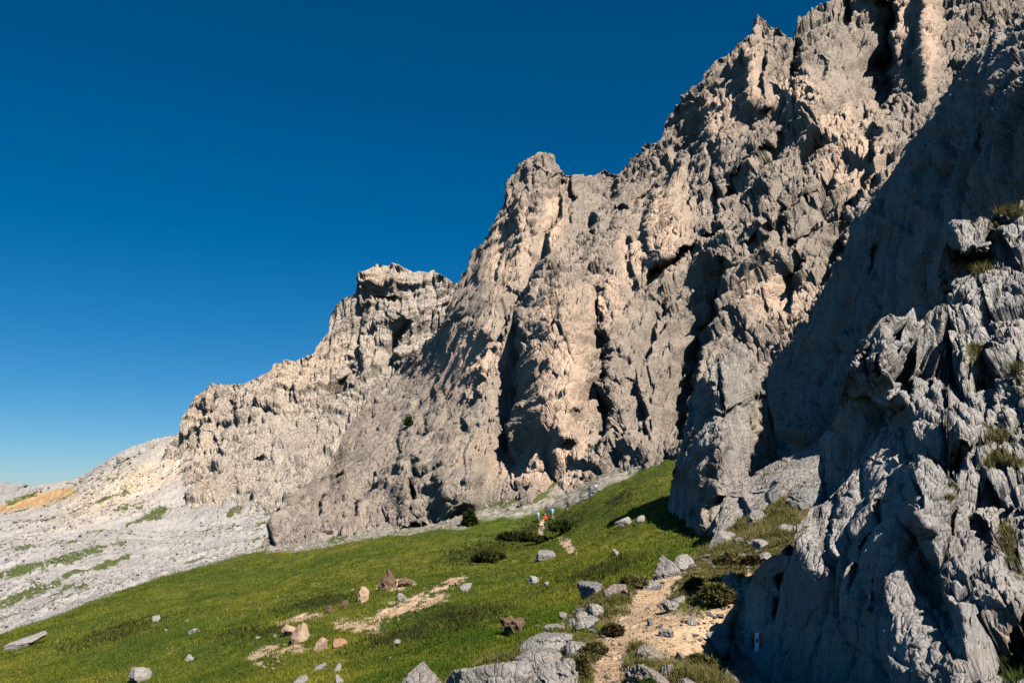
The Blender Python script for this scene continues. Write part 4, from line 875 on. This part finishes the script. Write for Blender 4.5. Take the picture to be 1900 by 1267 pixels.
def person(px, py, hpx, label, shirt, trousers, hat, rz, stride=0.28, shorts=False, hat_kind='hat', lean=0.10):
    p = ground_hit(px, py); t = empty('person', p - np.array([0, 0, 0.03]), label, 'hiker', 'hikers walking on the meadow trail', rz)
    S = hpx * np.linalg.norm(p) / F_PX / 1.75; t.scale = (S, S, S)
    L = lean; s1, s2 = stride, -stride
    hip = [(0.09, 0, 0.92), (-0.09, 0, 0.92)]; sh = [(0.19, L * 0.9, 1.42), (-0.19, L * 0.9, 1.42)]
    legs, pants, boots = [], [], []
    for (hx, hy, hz), s_ in zip(hip, (s1, s2)):
        kn = (hx * 1.02, s_ * 0.62 + 0.06, 0.50); an = (hx * 1.02, s_, 0.09)
        legs.append([(hx, hy, hz, .085, .09), (kn[0], kn[1], kn[2], .055, .06), (an[0], an[1], an[2], .036, .04), (an[0], an[1] + 0.01, 0.03, .04, .045)])
        e = 0.58 if shorts else 0.13; f = (0.92 - e) / 0.83
        kk = [(hx, hy, 0.95, .105, .115), (hx, hy + 0.3 * (kn[1] - hy), 0.75, .092, .10)]
        kk += [((hx + kn[0]) / 2, kn[1] * 0.85, 0.58, .082, .088)] if shorts else [(kn[0], kn[1], .50, .072, .076), (an[0], an[1], .14, .055, .06)]
        pants.append(kk)
        boots.append([(an[0], an[1] - .07, .05, .045, .05), (an[0], an[1] + .03, .055, .05, .055), (an[0], an[1] + .17, .035, .042, .032)])
    torso = [(0, 0, .88, .15, .105), (0, L * .2, 1.05, .14, .10), (0, L * .6, 1.25, .165, .115), (0, L * .9, 1.40, .17, .10), (0, L * 1.02, 1.47, .085, .075)]
    arms, sleeves, hands = [], [], []
    for (ax, ay, az), s_ in zip(sh, (s2, s1)):
        el = (ax * 1.25, ay + s_ * 0.35, 1.14); wr = (ax * 1.2, ay + s_ * 0.6 + 0.14, 0.98)
        arms.append([(ax, ay, az, .05, .05), (*el, .04, .04), (*wr, .028, .03), (wr[0], wr[1] + .05, wr[2] - .05, .038, .02)])
        sleeves.append([(ax * .8, ay, az + .01, .07, .07), (ax, ay, az - .01, .066, .066), (*el, .054, .054), (*[0.3 * a + 0.7 * b for a, b in zip(el, wr)], .042, .042)])
        for q in range(4): hands.append([(wr[0] + .012 * (q - 1.5), wr[1] + .06, wr[2] - .07, .009, .009), (wr[0] + .011 * (q - 1.5), wr[1] + .085, wr[2] - .10 + .006 * abs(q - 1.2), .008, .008), (wr[0] + .010 * (q - 1.5), wr[1] + .08, wr[2] - .135 + .008 * abs(q - 1.2), .006, .006)])
        hands.append([(wr[0], wr[1] + .045, wr[2] - .04, .011, .011), (wr[0] * .93, wr[1] + .075, wr[2] - .065, .009, .009), (wr[0] * .92, wr[1] + .09, wr[2] - .09, .007, .007)])
    hy = L * 1.1
    neck = [(0, hy - .01, 1.44, .055, .06), (0, hy, 1.54, .055, .06), (0, hy + .02, 1.57, .07, .085), (0, hy + .02, 1.64, .078, .10), (0, hy + .015, 1.71, .072, .092), (0, hy + .01, 1.755, .04, .05)]
    nose = [(0, hy + .115, 1.66, .010, .010), (0, hy + .135, 1.625, .016, .012), (0, hy + .11, 1.61, .012, .010)]
    ears = [[(s_ * .078, hy + .01, 1.66, .012, .02), (s_ * .085, hy, 1.63, .012, .02), (s_ * .078, hy + .01, 1.60, .01, .015)] for s_ in (-1, 1)]
    tube_union('body', legs + [[(a, b, c, d * .94, e * .94) for a, b, c, d, e in torso]] + arms + hands + [neck, nose] + ears, M_skin, t)
    sm, tm, hm = cloth('shirt_cloth', shirt), cloth('trouser_cloth', trousers), cloth('hat_cloth', hat)
    tube_union('shirt', [[(a, b, c, d * 1.08 + .008, e * 1.10 + .008) for a, b, c, d, e in torso]] + sleeves, sm, t)
    tube_union('trousers', pants + [[(0, 0, .84, .16, .115), (0, 0, .93, .165, .12), (0, L * .1, 1.0, .15, .112)]], tm, t)
    tube_union('boots', boots, M_boot, t)
    tube_union('hair', [[(0, hy - .03, 1.56, .06, .06), (0, hy - .03, 1.66, .086, .085), (0, hy - .015, 1.74, .078, .09), (0, hy, 1.775, .04, .05)]], M_hair, t)
    cap = [[(0, hy + .01, 1.685, .094, .115), (0, hy + .005, 1.74, .09, .108), (0, hy, 1.785, .06, .07), (0, hy, 1.80, .02, .02)]]
    if hat_kind == 'hat': cap.append([(0, hy + .01, 1.68, .15, .17), (0, hy + .01, 1.695, .15, .17)])
    if hat_kind: tube_union(hat_kind, cap, hm, t)
    return t
person(1001, 968, 22, 'hiker in white hat and blue-grey top, leftmost of the group', (0.35, 0.42, 0.52), (0.22, 0.23, 0.26), (0.8, 0.8, 0.78), 0.9)
person(1015, 955, 20, 'hiker in dark clothes and a white cap behind the orange jacket', (0.06, 0.05, 0.09), (0.05, 0.05, 0.08), (0.82, 0.82, 0.8), 0.7, hat_kind='cap')
person(1012, 973, 21, 'hiker in a bright orange jacket and dark trousers', (0.85, 0.10, 0.02), (0.05, 0.05, 0.06), (0.8, 0.78, 0.75), 3.6, hat_kind='cap')
person(1026, 960, 22, 'hiker in light blue top walking ahead of the orange jacket', (0.25, 0.42, 0.70), (0.20, 0.24, 0.30), (0.8, 0.8, 0.8), 0.6, shorts=True)
person(1052, 946, 20, 'hiker in a black top and shorts alone on the trail', (0.02, 0.02, 0.03), (0.03, 0.03, 0.05), (0.05, 0.04, 0.04), 0.6, shorts=True, hat_kind=None)
person(1078, 930, 17, 'hiker in brown clothes half hidden by the grass slope', (0.14, 0.11, 0.07), (0.10, 0.09, 0.06), (0.2, 0.16, 0.1), 0.6, hat_kind='cap')
person(1094, 920, 21, 'hiker in dark navy clothes near the top of the trail', (0.03, 0.04, 0.09), (0.03, 0.06, 0.10), (0.05, 0.05, 0.08), 0.6, hat_kind='cap')
person(1105, 912, 18, 'hiker in pale blue shirt beside the one in navy', (0.55, 0.62, 0.72), (0.08, 0.12, 0.2), (0.6, 0.5, 0.4), 3.4, hat_kind=None)
person(1109, 892, 12, 'small figure in dark brown highest up the trail', (0.10, 0.06, 0.05), (0.06, 0.04, 0.05), (0.1, 0.06, 0.05), 0.5, hat_kind=None)
